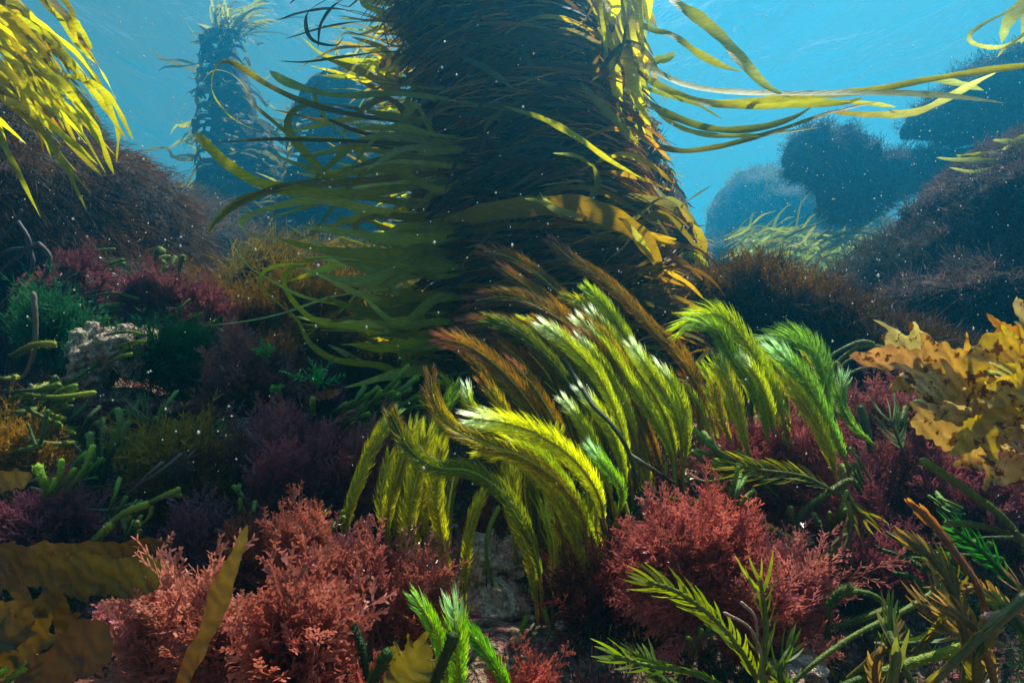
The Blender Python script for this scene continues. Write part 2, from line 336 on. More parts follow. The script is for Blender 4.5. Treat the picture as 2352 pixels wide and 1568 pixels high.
# --- feather frond (stem, midrib with curved side leaflets in four ranks)
def feather_geo(P, w, col, coltip, n_per_m=820, stem=.25, lw=.0011, curlf=.55, ang=58, seed=0, rib=None, twist=0.0, tipw=.0, ranks=4, droop=0):
    rr = np.random.default_rng(seed); C = crom(P, 70); T, A, B = frames(C)
    L = np.linalg.norm(np.diff(C, axis=0), axis=1).sum(); n = int(L * (1 - stem) * n_per_m)
    # P runs from tip to base
    tt = np.linspace(0.004, 1 - stem, n)
    def at(M): return np.stack([np.interp(tt, np.linspace(0, 1, 70), M[:, j]) for j in range(3)], 1)
    c, t, a, b = at(C), norm(at(T)), norm(at(A)), norm(at(B))
    prof = np.interp(tt, [0, .015, .045, .3, (1 - stem) * .75, 1 - stem], [.55, .9, 1, 1, .85, .4])
    leaf = MB(); sin_ = -.26 if ranks > 2 else -.2
    for k, (ph, ls) in enumerate([(0, 1), (180, 1), (38, .85), (142, .85), (-40, .8), (220, .8)][:ranks]):
        p = R(ph) + twist + tt * 1.2 * math.sin(seed) + rr.normal(size=n) * .13
        s = a * np.cos(p)[:, None] + b * np.sin(p)[:, None]
        an = R(ang) + rr.normal(size=n) * .10 - .35 * (tt < .08)
        d = s * np.sin(an)[:, None] - t * np.cos(an)[:, None]
        cu = -t * curlf + s * sin_ + np.array([0, 0, -droop]) + rr.normal(size=(n, 3)) * .05
        ln = w * .62 * prof * ls * rr.uniform(.85, 1.12, n)
        tip = np.clip(1 - tt / .17, 0, 1)**.75
        base = np.asarray(col)[None] * (1 - tip[:, None]) + np.asarray(coltip)[None] * tip[:, None]
        base = base * rr.uniform(.75, 1.25, (n, 1)) * (1 + .5 * vnoise(c * 45))[:, None]
        strips(leaf, c, d, cu, ln, lw * rr.uniform(.8, 1.2, n), np.clip(base * .9, 0, 1), seg=4, colt=np.clip(base * 1.3, 0, 1),
               side=norm(np.cross(d, np.cross(s, t) + .5 * rr.normal(size=(n, 3)))))
    return C, leaf
def frond(label, P, wpx, col, coltip, rib=(.75, .72, .05), base_col=(.22, .10, .03), stem=.25, group="feather fronds of the central clump", **kw):
    P = np.array([W(*p) for p in P]); d = P[:, 1].mean(); w = wpx / F * d
    seed = int(abs(P[0, 0] * 1000) + abs(P[0, 2] * 7000)) % 9999
    e = empty("feather_frond", P[-1]); tag(e, label, "feather seaweed", group)
    C, leaf = feather_geo(P, w, col, coltip, seed=seed, stem=stem, **kw)
    leaf.build("leaflets", M_feather, e, origin=P[-1])
    mb = MB(); tube(mb, C[::-1], .0026, base_col, n=40, m=6, r2=.0013, col2=rib, cap=False, cpow=.55)
    # the stalk is coloured brown at the holdfast and yellow to green along the midrib
    mb.build("stem", M_stem, e, origin=P[-1])
    return e

# --- bushy red seaweed: several plumes of flat, branched, blunt-tipped fronds
def plume(mb, base, D, L, spread, na, col, coltip, w, nb=9, flat=.25, sub=3):
    n = na; d0 = norm(np.asarray(D)[None] + rng.normal(size=(n, 3)) * spread * np.array([1, .7, 1]))
    Ls = L * rng.uniform(.65, 1.08, n); b0 = np.asarray(base)[None] + rng.normal(size=(n, 3)) * L * .05
    cu = rng.normal(size=(n, 3)) * .16 + np.array([0, 0, .08])
    tone = rng.uniform(.65, 1.3, (n, 1)); cb = np.asarray(col)[None] * tone; ct = np.asarray(coltip)[None] * tone
    sd = norm(np.cross(d0, rng.normal(size=(n, 3)) * .5 + np.array([0, -1, .2])))
    strips(mb, b0, d0, cu, Ls, w * .9, cb, seg=4, colt=ct, side=sd)
    t = np.linspace(.22, .97, nb)
    i = np.repeat(np.arange(n), nb * 2); tk = np.tile(np.repeat(t, 2), n) + rng.normal(size=n * nb * 2) * .02; sg = np.tile(np.array([1., -1.]), n * nb)
    tk = np.clip(tk, 0, 1)
    p = b0[i] + Ls[i, None] * (d0[i] * tk[:, None] + cu[i] * (tk**2)[:, None])
    tg = norm(d0[i] + 2 * cu[i] * tk[:, None])
    d = norm(tg * .85 + sd[i] * sg[:, None] * .62 + rng.normal(size=(len(i), 3)) * flat)
    l = Ls[i] * .30 * (1.15 - .7 * tk) * rng.uniform(.7, 1.2, len(i)); c2 = tg * .25
    cc = cb[i] + (ct[i] - cb[i]) * tk[:, None]
    s2 = norm(np.cross(np.cross(d, sd[i]) + 1e-4, d))
    strips(mb, p, d, c2, l, w * .85, cc, seg=2, colt=cc * .4 + ct[i] * .6, side=s2, lobed=True)
    if sub:
        q = len(i); j = np.repeat(np.arange(q), sub * 2); tj = np.tile(np.repeat(np.linspace(.3, .9, sub), 2), q); s3 = np.tile(np.array([1., -1.]), q * sub)
        p3 = p[j] + l[j, None] * (d[j] * tj[:, None] + c2[j] * (tj**2)[:, None])
        d3 = norm(d[j] * .85 + s2[j] * s3[:, None] * .6 + rng.normal(size=(len(j), 3)) * flat * 1.2)
        strips(mb, p3, d3, c2[j] * .5, l[j] * .42 * (1.2 - .5 * tj), w * .8, cc[j] * .5 + ct[i][j] * .5, seg=2, colt=np.clip(ct[i][j] * 1.1, 0, 1), side=s2[j], lobed=True)
def red_bush(label, plumes, col, coltip, w=.0022, name="red_seaweed", na=34, cat="red seaweed", nb=9, sub=3, spread=.34, part="plume", group="bushy red seaweeds on the reef", mat=None):
    """plumes: (base px, base py, depth, tip px, tip py, tip depth)"""
    org = W(*plumes[0][:3]); e = empty(name, org); tag(e, label, cat, group)
    for x, y, d, x2, y2, d2 in plumes:
        a = W(x, y, d); b = W(x2, y2, d2); mb = MB(); v = b - a; L = np.linalg.norm(v)
        plume(mb, a - org, v / L, L * .84, spread * .62, na, J(col, .3), J(coltip, .22), w, nb=nb, sub=sub)
        mb.build(part, mat or M_red, e)
    return e
# --- hair-like bushy brown or golden seaweed
def hair_bush(label, plumes, col, coltip, w=.0012, n=60, name="brown_seaweed", cat="brown seaweed", group="hairy brown seaweeds on the reef", spread=.45, nb=7, part="branch_tuft"):
    org = W(*plumes[0][:3]); e = empty(name, org); tag(e, label, cat, group)
    for x, y, d, x2, y2, d2 in plumes:
        a = W(x, y, d); b = W(x2, y2, d2); mb = MB(); v = b - a; L = np.linalg.norm(v)
        plume(mb, a - org, v / L, L, spread, n, J(col, .15), J(coltip, .15), w, nb=nb, sub=1, flat=.5)
        mb.build(part, M_brown, e)
    return e
# --- finger seaweed: round green branches
def finger_clump(label, tubes, name="finger_seaweed", cat="green seaweed", group="green finger seaweeds", col=(.05, .16, .02), tip=(.25, .55, .08), part="finger", mat=None, bump=.25):
    """tubes: (list of px points from base to tip, radius px)"""
    org = W(*tubes[0][0][0]); e = empty(name, org); tag(e, label, cat, group)
    for P, r in tubes:
        P = WP(P) - org; d = P[:, 1].mean() + org[1]; mb = MB(); rad = r / F * d
        tube(mb, P, rad * .6, J(col, .3), n=40, m=10, r2=rad, col2=J(tip, .2), bump=bump * 1.5)
        if r >= 4 and part == "finger":    # coat of tiny beaded branchlets
            V = mb.v[0].reshape(40, 10, 3).astype(float); cc = mb.c[0].reshape(40, 10, 3); ctr = V.mean(1, keepdims=True); q = 420; i, j = rng.integers(0, 39, q), rng.integers(0, 10, q)
            p0 = V[i, j]; nn = norm(p0 - ctr[i, 0]); tg = norm(V[i + 1, j] - V[i, j]); strips(mb, p0 + rng.normal(size=(q, 3)) * rad * .15, norm(nn * .7 + tg * .9 + rng.normal(size=(q, 3)) * .3), tg * .2, rad * rng.uniform(.35, .7, q), rad * .16, np.clip(cc[i, j] * 1.2, 0, 1), seg=2, colt=np.clip(cc[i, j] * 1.7, 0, 1))
        mb.build(part, mat or M_finger, e)
    return e
def rand_fingers(cx, cy, d, n, dirx, diry, L, r, sx=30, sy=20, bend=20, sd=.05):
    out = []
    for _ in range(n):
        x = cx + rng.normal() * sx; y = cy + rng.normal() * sy; dd = d + rng.normal() * sd
        l = L * rng.uniform(.6, 1.2); ax = dirx + rng.normal() * .25; ay = diry + rng.normal() * .25; b = rng.normal() * bend
        out.append(([(x, y, dd), (x + ax * l * .5 - ay * b * .05, y + ay * l * .5 + b, dd - .01), (x + ax * l, y + ay * l, dd + rng.normal() * .03)], r * rng.uniform(.75, 1.15)))
    return out
# --- kelp made of a shaggy stalk and streaming strap blades
def kelp_stand(name, label, core, rpx, blades, stuff=None, tuft=None, cat="kelp", corecol=(.05, .035, .015), seedv=0, group=None, blade_mat=None):
    org = W(*core[0]); e = empty(name, org); tag(e, label, cat, group)
    if rpx is not None:
        C = WP(core) - org; mb = MB(); d = np.mean([c[2] for c in core]); rp = np.array(rpx) / F * d
        tube(mb, C, 1.0, corecol, n=70, m=40, r2=1.0, prof=list(rp), cap=False)
        V = mb.v[0]; ax = crom(C, 70); ctr = np.repeat(ax, 40, 0)
        q = V + org; f = 1 + .32 * fbm(np.stack([q[:, 0] * 5, q[:, 1] * 5, q[:, 2] * 9], -1), 4) + .05 * fbm(np.stack([q[:, 0] * 12, q[:, 1] * 12, q[:, 2] * 60], -1), 2)
        mb.v[0] = (ctr + (V - ctr) * f[:, None]).astype(np.float32)
        mb.build("stalk", M_darkkelp, e)
    for b in blades:
        mb = MB(); kw = dict(b); P = np.array(kw.pop('P')) - org; ribbon(mb, P, kw.pop('w'), kw.pop('col'), **kw); mb.build("blade", blade_mat or M_kelp, e)
    if stuff:
        mb = MB()
        for b in stuff:
            kw = dict(b); P = np.array(kw.pop('P')) - org; ribbon(mb, P, kw.pop('w'), kw.pop('col'), **kw)
        o = mb.build("blades", blade_mat or M_kelp, e); o["kind"] = "stuff"
    return e
OLV, YEL, DRK, PALE, BRN = (.27, .25, .022), (.42, .38, .02), (.11, .08, .014), (.46, .48, .15), (.25, .15, .012)
def kb(pts, wpx, col, col2=None, **k):
    P = WP(pts); d = dict(P=P, w=wpx / F * P[:, 1].mean(), col=J(col, .1), col2=J(col2, .1) if col2 is not None else None, seed=int(rng.integers(9999)))
    d.update(k); return d
# ---------------------------------------------------------------- the big kelp column and its neighbour
def core_at(core, rpx, s):
    C = WP(core); u = np.linspace(0, 1, len(core)); d = np.mean([c[2] for c in core]); rr = np.array(rpx) / F * d
    return np.array([np.interp(s, u, C[:, j]) for j in range(3)]), np.interp(s, np.linspace(0, 1, len(rpx)), rr)
COREA = [(1300, 1060, 1.5), (1300, 850, 1.5), (1290, 650, 1.5), (1265, 450, 1.5), (1215, 220, 1.52), (1140, 0, 1.54), (1110, -170, 1.55)]
RA = [268, 258, 236, 202, 192, 194, 180]
COREB = [(1450, 1000, 1.95), (1470, 800, 1.95), (1470, 620, 1.95), (1420, 400, 1.95), (1330, 150, 1.95), (1250, -60, 1.95), (1230, -130, 1.95)]
RB = [190, 170, 135, 95, 90, 95, 60]
def wrap_blade(core, rpx, s0, phi0, phi1, out_len, w, col, drop=0., arch=.05, side=-1, wob=.04, lift=.01, outdir=None, **k):
    """lies on the stalk from angle phi0 to phi1 (degrees, 270 = towards the camera) then streams off sideways"""
    pts = []; ph = np.radians(np.linspace(phi0, phi1, 6))
    for i, p in enumerate(ph):
        s = s0 + arch * math.sin(math.pi * i / 5) * .3; c, r = core_at(core, rpx, s)
        pts.append(c + (r * 1.13 + lift) * np.array([math.cos(p), math.sin(p) * .8, 0]))
    pts = np.array(pts); v = norm(pts[-1] - pts[-2]) if out_len > 0 else None
    if out_len > 0:
        od = np.array(outdir if outdir is not None else [side, rng.normal() * .3, rng.normal() * .22]); q = pts[-1]; m = 5; curl_ = rng.normal() * .5
        for i in range(m):
            f = (i + 1) / m; dd = norm(v * (1 - f) + od * f * 1.4 + np.array([0, rng.normal() * .2, -drop * f + curl_ * f * f + rng.normal() * .18]))
            q = q + dd * out_len / m + rng.normal(size=3) * wob * out_len; pts = np.vstack([pts, q])
    d = dict(P=pts, w=w, col=J(col, .15), seed=int(rng.integers(9999))); d.update(k); return d
D1 = 1.18
hero_left = [
 kb([(1010, 330, 1.3), (950, 290, 1.2), (800, 262, 1.15), (700, 235, 1.12), (620, 198, 1.1), (560, 160, 1.1), (525, 142, 1.1), (497, 155, 1.1), (487, 200, 1.1), (505, 240, 1.1), (545, 278, 1.12), (600, 300, 1.14), (680, 312, 1.15), (790, 318, 1.2)], 13, DRK, OLV, n=70, tip=.15, twist=[.2, .5, .1, -.3, .9, 1.2, .3]),
 kb([(830, 450, 1.25), (770, 425, 1.2), (735, 395, 1.18), (690, 335, 1.16), (640, 290, 1.15), (582, 240, 1.14), (560, 200, 1.14), (530, 170, 1.14), (490, 163, 1.14), (458, 196, 1.14)], 11, OLV, n=60, twist=[.2, .6, 0, 1.0, .6]),
 kb([(1060, 235, 1.35), (1000, 225, 1.25), (900, 216, 1.2), (800, 221, 1.16), (720, 210, 1.14), (655, 188, 1.13), (618, 162, 1.12)], 21, OLV, (.3, .36, .1), tip=.04, n=40, twist=[.3, .1, .2, -.1]),
 kb([(1080, 415, 1.35), (1020, 420, 1.3), (900, 436, 1.2), (800, 446, 1.15), (700, 441, 1.1), (600, 422, 1.08), (530, 383, 1.06), (480, 338, 1.05), (448, 303, 1.05)], 24, OLV, YEL, tip=.05, n=50, twist=[.1, .4, 0, -.2, .2]),
 kb([(1060, 390, 1.35), (1000, 398, 1.3), (800, 420, 1.15), (680, 430, 1.1), (580, 452, 1.07), (520, 485, 1.05), (476, 530, 1.05)], 20, BRN, OLV, tip=.12, n=50, twist=[.2, 0, .5, .1]),
 kb([(760, 408, 1.1), (640, 428, 1.08), (560, 460, 1.06), (505, 500, 1.05), (470, 548, 1.05)], 9, BRN, n=30),
 kb([(1100, 500, 1.4), (1010, 500, 1.3), (900, 490, 1.2), (800, 470, 1.12), (720, 460, 1.1), (640, 474, 1.08), (578, 494, 1.06), (554, 515, 1.05), (572, 536, 1.07), (625, 545, 1.09)], 21, YEL, PALE, tip=.08, n=60, twist=[.1, .2, -.1, .3, .8]),
 kb([(1080, 300, 1.4), (980, 282, 1.3), (870, 262, 1.2), (760, 242, 1.15), (692, 247, 1.13), (664, 272, 1.12), (668, 310, 1.12), (718, 370, 1.14), (768, 432, 1.16)], 20, OLV, n=50, tip=.1, twist=[.1, .3, .2, 1.0, .3, .1]),
 kb([(1080, 200, 1.4), (1000, 205, 1.3), (900, 192, 1.2), (820, 182, 1.18), (755, 186, 1.16), (723, 205, 1.15), (735, 250, 1.15), (772, 305, 1.16)], 15, OLV, n=44, tip=.2, twist=[.1, .4, .9, .3]),
 kb([(1100, 480, 1.4), (1040, 490, 1.3), (950, 500, 1.22), (870, 497, 1.18), (825, 512, 1.16), (818, 532, 1.16), (850, 543, 1.17), (930, 520, 1.2), (1010, 492, 1.25)], 27, BRN, YEL, n=50, tip=.15, twist=[.2, .3, .4, 1.1, .5]),
 kb([(1020, 850, 1.4), (930, 852, 1.3), (860, 838, 1.2), (770, 826, 1.1), (712, 790, 1.05), (682, 735, 1.04), (642, 700, 1.03), (604, 665, 1.02), (597, 635, 1.02), (630, 611, 1.03), (715, 604, 1.05)], 17, YEL, n=60, tip=.2, twist=[.3, 0, .2, .8, .3]),
 kb([(960, 655, 1.3), (850, 668, 1.18), (760, 682, 1.12), (650, 719, 1.06), (560, 738, 1.02), (466, 748, 1.0)], 6, PALE, n=40, tip=.5),
 kb([(880, 735, 1.2), (800, 705, 1.12), (700, 682, 1.07), (625, 645, 1.03), (565, 605, 1.02), (520, 538, 1.0)], 7, OLV, PALE, n=40, tip=.5),
 kb([(930, 790, 1.3), (850, 760, 1.18), (740, 740, 1.12), (690, 710, 1.1), (655, 660, 1.08), (660, 625, 1.08), (700, 600, 1.1), (770, 590, 1.15)], 12, YEL, n=40, tip=.3),
 kb([(1060, 330, 1.35), (950, 332, 1.2), (840, 326, 1.14), (720, 322, 1.12), (600, 322, 1.1), (490, 328, 1.1)], 11, DRK, n=40, tip=.5),
 kb([(1080, 560, 1.35), (960, 578, 1.2), (860, 585, 1.1), (740, 575, 1.06), (640, 548, 1.04)], 32, OLV, YEL, n=40, tip=.35, twist=[.1, .3, .1]),
 kb([(1090, 600, 1.35), (990, 618, 1.2), (880, 640, 1.12), (800, 645, 1.08), (740, 630, 1.06)], 34, OLV, PALE, n=40, tip=.3),
 kb([(1100, 540, 1.35), (1000, 545, 1.22), (900, 550, 1.15), (800, 535, 1.1), (690, 520, 1.08)], 28, YEL, PALE, n=40, tip=.4),
 kb([(1080, 700, 1.35), (980, 705, 1.2), (870, 720, 1.12), (790, 700, 1.1), (750, 680, 1.08)], 26, DRK, OLV, n=40, tip=.3),
 kb([(1060, 860, 1.4), (980, 850, 1.25), (900, 860, 1.15), (830, 880, 1.1), (790, 890, 1.08)], 30, OLV, PALE, n=30, tip=.5),
 kb([(1050, 800, 1.4), (960, 790, 1.25), (880, 800, 1.15), (800, 790, 1.1)], 30, YEL, n=30, tip=.5),
]
golden = []
for i in range(60):    # broad golden straps low on the left flank
    y0 = rng.uniform(300, 870); x1 = rng.uniform(650, 900); d = rng.uniform(1.12, 1.35)
    golden.append(kb([(1080, y0, d + .15), (1000, y0 + rng.normal() * 8, d + .05), ((1000 + x1) / 2, y0 + rng.normal() * 34, d), (x1, y0 + rng.normal() * 60, d - .04)], rng.uniform(10, 28), [YEL, (.34, .28, .02), YEL, (.26, .18, .015), PALE][i % 5], OLV if i % 2 else PALE, n=34, tip=.45, twist=list(rng.uniform(-.6, .7, 4))))
for y0, x1, c in [(345, 560, DRK), (372, 700, YEL), (390, 620, OLV), (300, 730, DRK), (270, 660, YEL), (455, 700, YEL), (470, 620, OLV)]:
    hero_left.append(kb([(1070, y0, 1.45), (980, y0 + 6, 1.35), ((980 + x1) / 2, y0 + rng.normal() * 14, 1.25), (x1, y0 + rng.normal() * 22, 1.2)], rng.uniform(12, 26), c, n=36, tip=.5, twist=[0, .5, -.2]))
# dark straps against the bright water at the top left of the column
for P, w in [([(1040, 40, 1.4), (900, 50, 1.3), (780, 22, 1.2), (700, 28, 1.15), (640, 46, 1.12)], 16), ([(1000, 60, 1.4), (860, 50, 1.3), (760, 60, 1.2), (655, 90, 1.15)], 9),
             ([(1020, 130, 1.4), (900, 120, 1.3), (800, 130, 1.2), (700, 143, 1.15), (640, 140, 1.13)], 12), ([(900, -20, 1.3), (790, 0, 1.2), (740, 50, 1.17), (730, 110, 1.15)], 12),
             ([(820, -40, 1.3), (750, 0, 1.2), (705, 35, 1.17), (715, 90, 1.15), (770, 105, 1.15), (790, 85, 1.15)], 12), ([(760, -60, 1.3), (700, -20, 1.25), (665, 10, 1.2)], 12),
             ([(1020, 95, 1.4), (930, 110, 1.3), (860, 90, 1.2), (790, 70, 1.2)], 14), ([(1000, 20, 1.4), (900, 5, 1.3), (800, -10, 1.2), (700, -5, 1.15)], 16)]:
    hero_left.append(kb(P, w, DRK, n=36, tip=.4, twist=[.2, .9, .1]))
hero_right = [
 kb([(1500, -60, 1.35), (1545, 0, 1.25), (1605, 42, 1.2), (1662, 92, 1.15), (1712, 150, 1.1), (1762, 200, 1.08), (1825, 228, 1.06)], 27, YEL, PALE, n=50, tip=.2, twist=[.2, 0, .5, .1, 0]),
 kb([(1430, 30, 1.4), (1490, 66, 1.3), (1545, 82, 1.25), (1600, 120, 1.2), (1655, 150, 1.15), (1705, 166, 1.12)], 15, OLV, YEL, n=40, tip=.2, twist=[0, .8, 0, .9, .3]),
 kb([(1395, 30, 1.5), (1450, 120, 1.4), (1520, 172, 1.3), (1600, 202, 1.2), (1720, 214, 1.1), (1850, 216, 1.05), (2000, 214, 1.0), (2150, 220, .98), (2250, 230, .97), (2312, 238, .96)], 23, YEL, (.5, .55, .22), n=60, tip=.06, twist=[.2, .3, 0, .1, .1, 0]),
 kb([(1560, 225, 1.3), (1680, 236, 1.2), (1800, 226, 1.12), (2000, 208, 1.05), (2120, 186, 1.0), (2250, 165, .97), (2352, 152, .95), (2430, 140, .93)], 18, OLV, (.55, .42, .02), n=50, tip=.1, twist=[.8, .3, 0, 0]),
 kb([(1430, 140, 1.4), (1520, 200, 1.3), (1620, 236, 1.2), (1750, 243, 1.15), (1850, 237, 1.1), (1940, 236, 1.08), (1985, 222, 1.07)], 19, YEL, n=50, tip=.12, twist=[0, .4, 0, .6, .1]),
 kb([(1930, 236, 1.08), (1990, 238, 1.07), (2058, 246, 1.07)], 10, YEL, PALE, n=16),
 kb([(1400, 180, 1.45), (1480, 232, 1.3), (1545, 268, 1.25), (1640, 297, 1.2), (1740, 295, 1.15), (1820, 272, 1.12), (1870, 242, 1.1)], 19, OLV, n=50, tip=.12, twist=[.2, 0, .3, .1]),
 kb([(1420, 240, 1.45), (1478, 318, 1.35), (1555, 346, 1.25), (1640, 339, 1.2), (1720, 320, 1.15), (1800, 296, 1.1), (1900, 262, 1.05), (1975, 243, 1.02), (2010, 236, 1.0)], 15, DRK, OLV, n=60, tip=.15, twist=[.5, .2, .7, .3, .2]),
 kb([(1460, 200, 1.4), (1540, 280, 1.3), (1620, 309, 1.2), (1720, 312, 1.15), (1810, 302, 1.1), (1888, 293, 1.08)], 13, YEL, PALE, n=50, tip=.3, twist=[.2, .4, .1]),
 kb([(1900, 256, 1.1), (2000, 263, 1.08), (2100, 258, 1.05), (2170, 228, 1.03), (2240, 190, 1.0), (2290, 166, .98)], 16, DRK, PALE, n=50, tip=.2, twist=[.9, .7, .3, .1, .2]),
 kb([(2110, 180, 1.1), (2190, 190, 1.08), (2260, 208, 1.06)], 15, PALE, n=20),
 kb([(1480, 400, 1.6), (1545, 470, 1.35), (1600, 448, 1.25), (1637, 424, 1.2)], 11, YEL, PALE, n=20, tip=.1, twist=[0, .4, .9]),
 kb([(1470, 150, 1.4), (1510, 140, 1.35), (1550, 130, 1.3)], 24, YEL, PALE, n=16, tip=.05),
 kb([(1450, 190, 1.4), (1520, 215, 1.3), (1600, 240, 1.2), (1660, 275, 1.15)], 9, OLV, n=30, tip=.4, twist=[.2, 1, .2]),
 # over the dark front of the column
 kb([(1160, 245, 1.16), (1250, 274, 1.11), (1330, 318, 1.09), (1400, 368, 1.09), (1478, 412, 1.11)], 13, OLV, YEL, n=40, tip=.4, twist=[.2, .4, 0]),
 kb([(1020, 505, 1.14), (1120, 488, 1.09), (1230, 474, 1.06), (1340, 480, 1.06), (1430, 512, 1.09), (1485, 560, 1.14), (1512, 610, 1.19), (1516, 660, 1.24)], 48, BRN, (.3, .18, .01), n=50, root=.3, tip=.3, twist=[.1, 0, .2]),
 kb([(1350, 500, 1.06), (1290, 486, 1.03), (1245, 465, 1.02), (1205, 456, 1.02)], 17, (.32, .27, .08), PALE, n=20, tip=.5),
 kb([(1290, 486, 1.04), (1255, 462, 1.03), (1238, 440, 1.03)], 12, (.32, .27, .08), PALE, n=12, tip=.7),
 kb([(1500, 600, 1.14), (1465, 545, 1.09), (1440, 515, 1.09), (1421, 485, 1.09)], 16, OLV, PALE, n=20, tip=.4),
 kb([(1370, 560, 1.09), (1352, 480, 1.09), (1372, 420, 1.11), (1362, 378, 1.11)], 18, BRN, OLV, n=30, twist=[.2, .8, .2], tip=.2),
 kb([(1362, 382, 1.11), (1320, 358, 1.09), (1270, 352, 1.09)], 10, OLV, PALE, n=20, tip=.5),
 kb([(1060, 130, 1.19), (1120, 160, 1.15), (1180, 205, 1.14)], 16, (.12, .11, .04), (.2, .2, .1), n=20, tip=.3),
 kb([(1185, 90, 1.19), (1215, 145, 1.17), (1225, 185, 1.17)], 10, (.12, .11, .04), n=20, tip=.3),
 kb([(1330, 190, 1.24), (1400, 262, 1.19), (1440, 305, 1.19), (1468, 330, 1.19)], 20, OLV, n=30, tip=.3),
]
hang = []
for i in range(62):      # bright straps hanging on the sunny upper right side
    x0 = rng.uniform(1320, 1450); y0 = rng.uniform(-140, 60); L = rng.uniform(150, 320); x1 = x0 + rng.uniform(20, 90); d = rng.uniform(1.3, 1.75)
    if x1 > 1500: x1 = 1490
    hang.append(kb([(x0, y0, d), (x0 + (x1 - x0) * .4 + rng.normal() * 8, y0 + L * .35, d - .05), (x0 + (x1 - x0) * .8 + rng.normal() * 10, y0 + L * .7, d - .05), (x1 + rng.normal() * 8, y0 + L, d)],
                   rng.uniform(10, 30), [YEL, OLV, YEL, (.35, .25, .02)][i % 4], n=34, tip=.35, twist=list(rng.uniform(-.8, .8, 4))))
left = golden[20:]; front = []
for i in range(230):
    s = rng.uniform(.12, 1); up = max(0, s - .72)
    left.append(wrap_blade(COREA, RA, s, rng.uniform(235, 275), rng.uniform(165, 200), rng.uniform(.08, .33) * (1 if s < .8 else .8), rng.uniform(.008, .03) * (.7 if s > .75 else 1), [OLV, DRK, YEL, OLV, BRN][i % 5],
                           drop=rng.uniform(-.25, .35) + up * -.5, arch=rng.uniform(-.04, .06), n=34, tip=.35, root=.2, twist=list(rng.uniform(-.5, .7, 4)), wob=.10, m=3))
for i in range(90):    # loose straps drooping over the front of the stalk
    s = rng.uniform(.1, 1); a = rng.uniform(240, 335)
    front.append(wrap_blade(COREA, RA, s, a, a - rng.uniform(15, 60), rng.uniform(.05, .2), rng.uniform(.006, .018), [(.16, .08, .015), (.24, .15, .02), (.12, .1, .03)][i % 3], arch=rng.uniform(.05, .2), drop=rng.uniform(.4, 1.6), n=26, tip=.4, root=.3,
                            twist=list(rng.uniform(-.9, .9, 4)), lift=rng.uniform(.03, .12), m=2, outdir=[-.6, -.2, -.3]))
for i in range(420):
    s = rng.uniform(.0, 1); a = rng.uniform(225, 330); cr, rr_ = (COREA, RA) if i % 4 else (COREB, RB)
    front.append(wrap_blade(cr, rr_, s, a, a - rng.uniform(40, 110), 0, rng.uniform(.004, .015), [(.22, .09, .012), (.34, .16, .015), (.42, .26, .02), (.2, .12, .02)][i % 4],
                            arch=rng.uniform(.02, .16), n=26, tip=.4, root=.3, twist=list(rng.uniform(-.6, .6, 3)), lift=rng.uniform(.01, .10), m=2))
def shag(core, rpx, n, L, w, cols, sweep=(-1, 0, -.12), a0=180, a1=360):
    s = rng.random(n)**.9; a = np.radians(rng.uniform(a0, a1, n)); u = np.linspace(0, 1, len(core)); C = WP(core); d = C[:, 1].mean(); rr_ = np.interp(s, np.linspace(0, 1, len(rpx)), np.array(rpx) / F * d)
    c = np.stack([np.interp(s, u, C[:, j]) for j in range(3)], 1); nn = np.stack([np.cos(a), np.sin(a), 0 * a], 1); tg = np.stack([np.sin(a), -np.cos(a), 0 * a], 1)
    k = vnoise(c * 9 + nn * 2)[:, None]; p = c + nn * (rr_ * rng.uniform(1.0, 1.2, n))[:, None]
    D = norm(tg * .9 + nn * .25 + np.array(sweep) * .5 + np.stack([0 * a, 0 * a, k[:, 0] * 1.4 + rng.normal(size=n) * .15], 1)); cols = np.array(cols)[rng.integers(0, len(cols), n)] * (1 + 1.2 * k) * rng.uniform(.5, 1.5, (n, 1))
    mb = MB(); strips(mb, p, D, nn * -.1 + np.array([-.1, 0, -.35]) * rng.random((n, 1)), L * rng.uniform(.4, 1.3, n), w * rng.uniform(.5, 1.5, n), np.clip(cols, 0, 1), seg=5, colt=np.clip(cols * 1.6, 0, 1)); return mb
SH = [(.22, .075, .012), (.32, .13, .015), (.34, .19, .02), (.08, .035, .01)]
colA = kelp_stand("kelp_column", "massive dark kelp-draped column in the middle with straps streaming left and right", COREA, RA,
           hero_left + golden[:20] + hero_right + hang[:10], left + front[:] + hang[10:])
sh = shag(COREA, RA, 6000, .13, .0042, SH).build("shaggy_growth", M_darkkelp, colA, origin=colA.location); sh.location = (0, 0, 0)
right = []
for i in range(90):
    s = rng.uniform(.15, .62); a = rng.uniform(240, 300)
    right.append(wrap_blade(COREB, RB, s, a, rng.uniform(340, 375), rng.uniform(.02, .09), rng.uniform(.01, .03), [(.1, .07, .02), DRK, OLV][i % 3], drop=rng.uniform(.3, 1.5), arch=.03, side=1,
                            n=26, tip=.3, root=.2, twist=list(rng.uniform(-.4, .4, 3)), m=2))
rb = [kb([(1500, 545, 1.9), (1560, 525, 1.8), (1602, 545, 1.78), (1618, 590, 1.78)], 34, OLV, BRN, n=26, tip=.2, root=.1), kb([(1480, 500, 1.85), (1540, 470, 1.8), (1580, 500, 1.78), (1590, 540, 1.78)], 16, BRN, n=26, tip=.2),
      kb([(1500, 600, 1.9), (1570, 585, 1.75), (1615, 600, 1.72), (1640, 640, 1.72)], 14, OLV, n=26), kb([(1440, 350, 1.9), (1500, 400, 1.85), (1512, 460, 1.85)], 14, DRK, n=20)]
colB = kelp_stand("kelp_column", "narrower dark kelp column leaning behind the right edge of the big one", COREB, RB, rb, right)
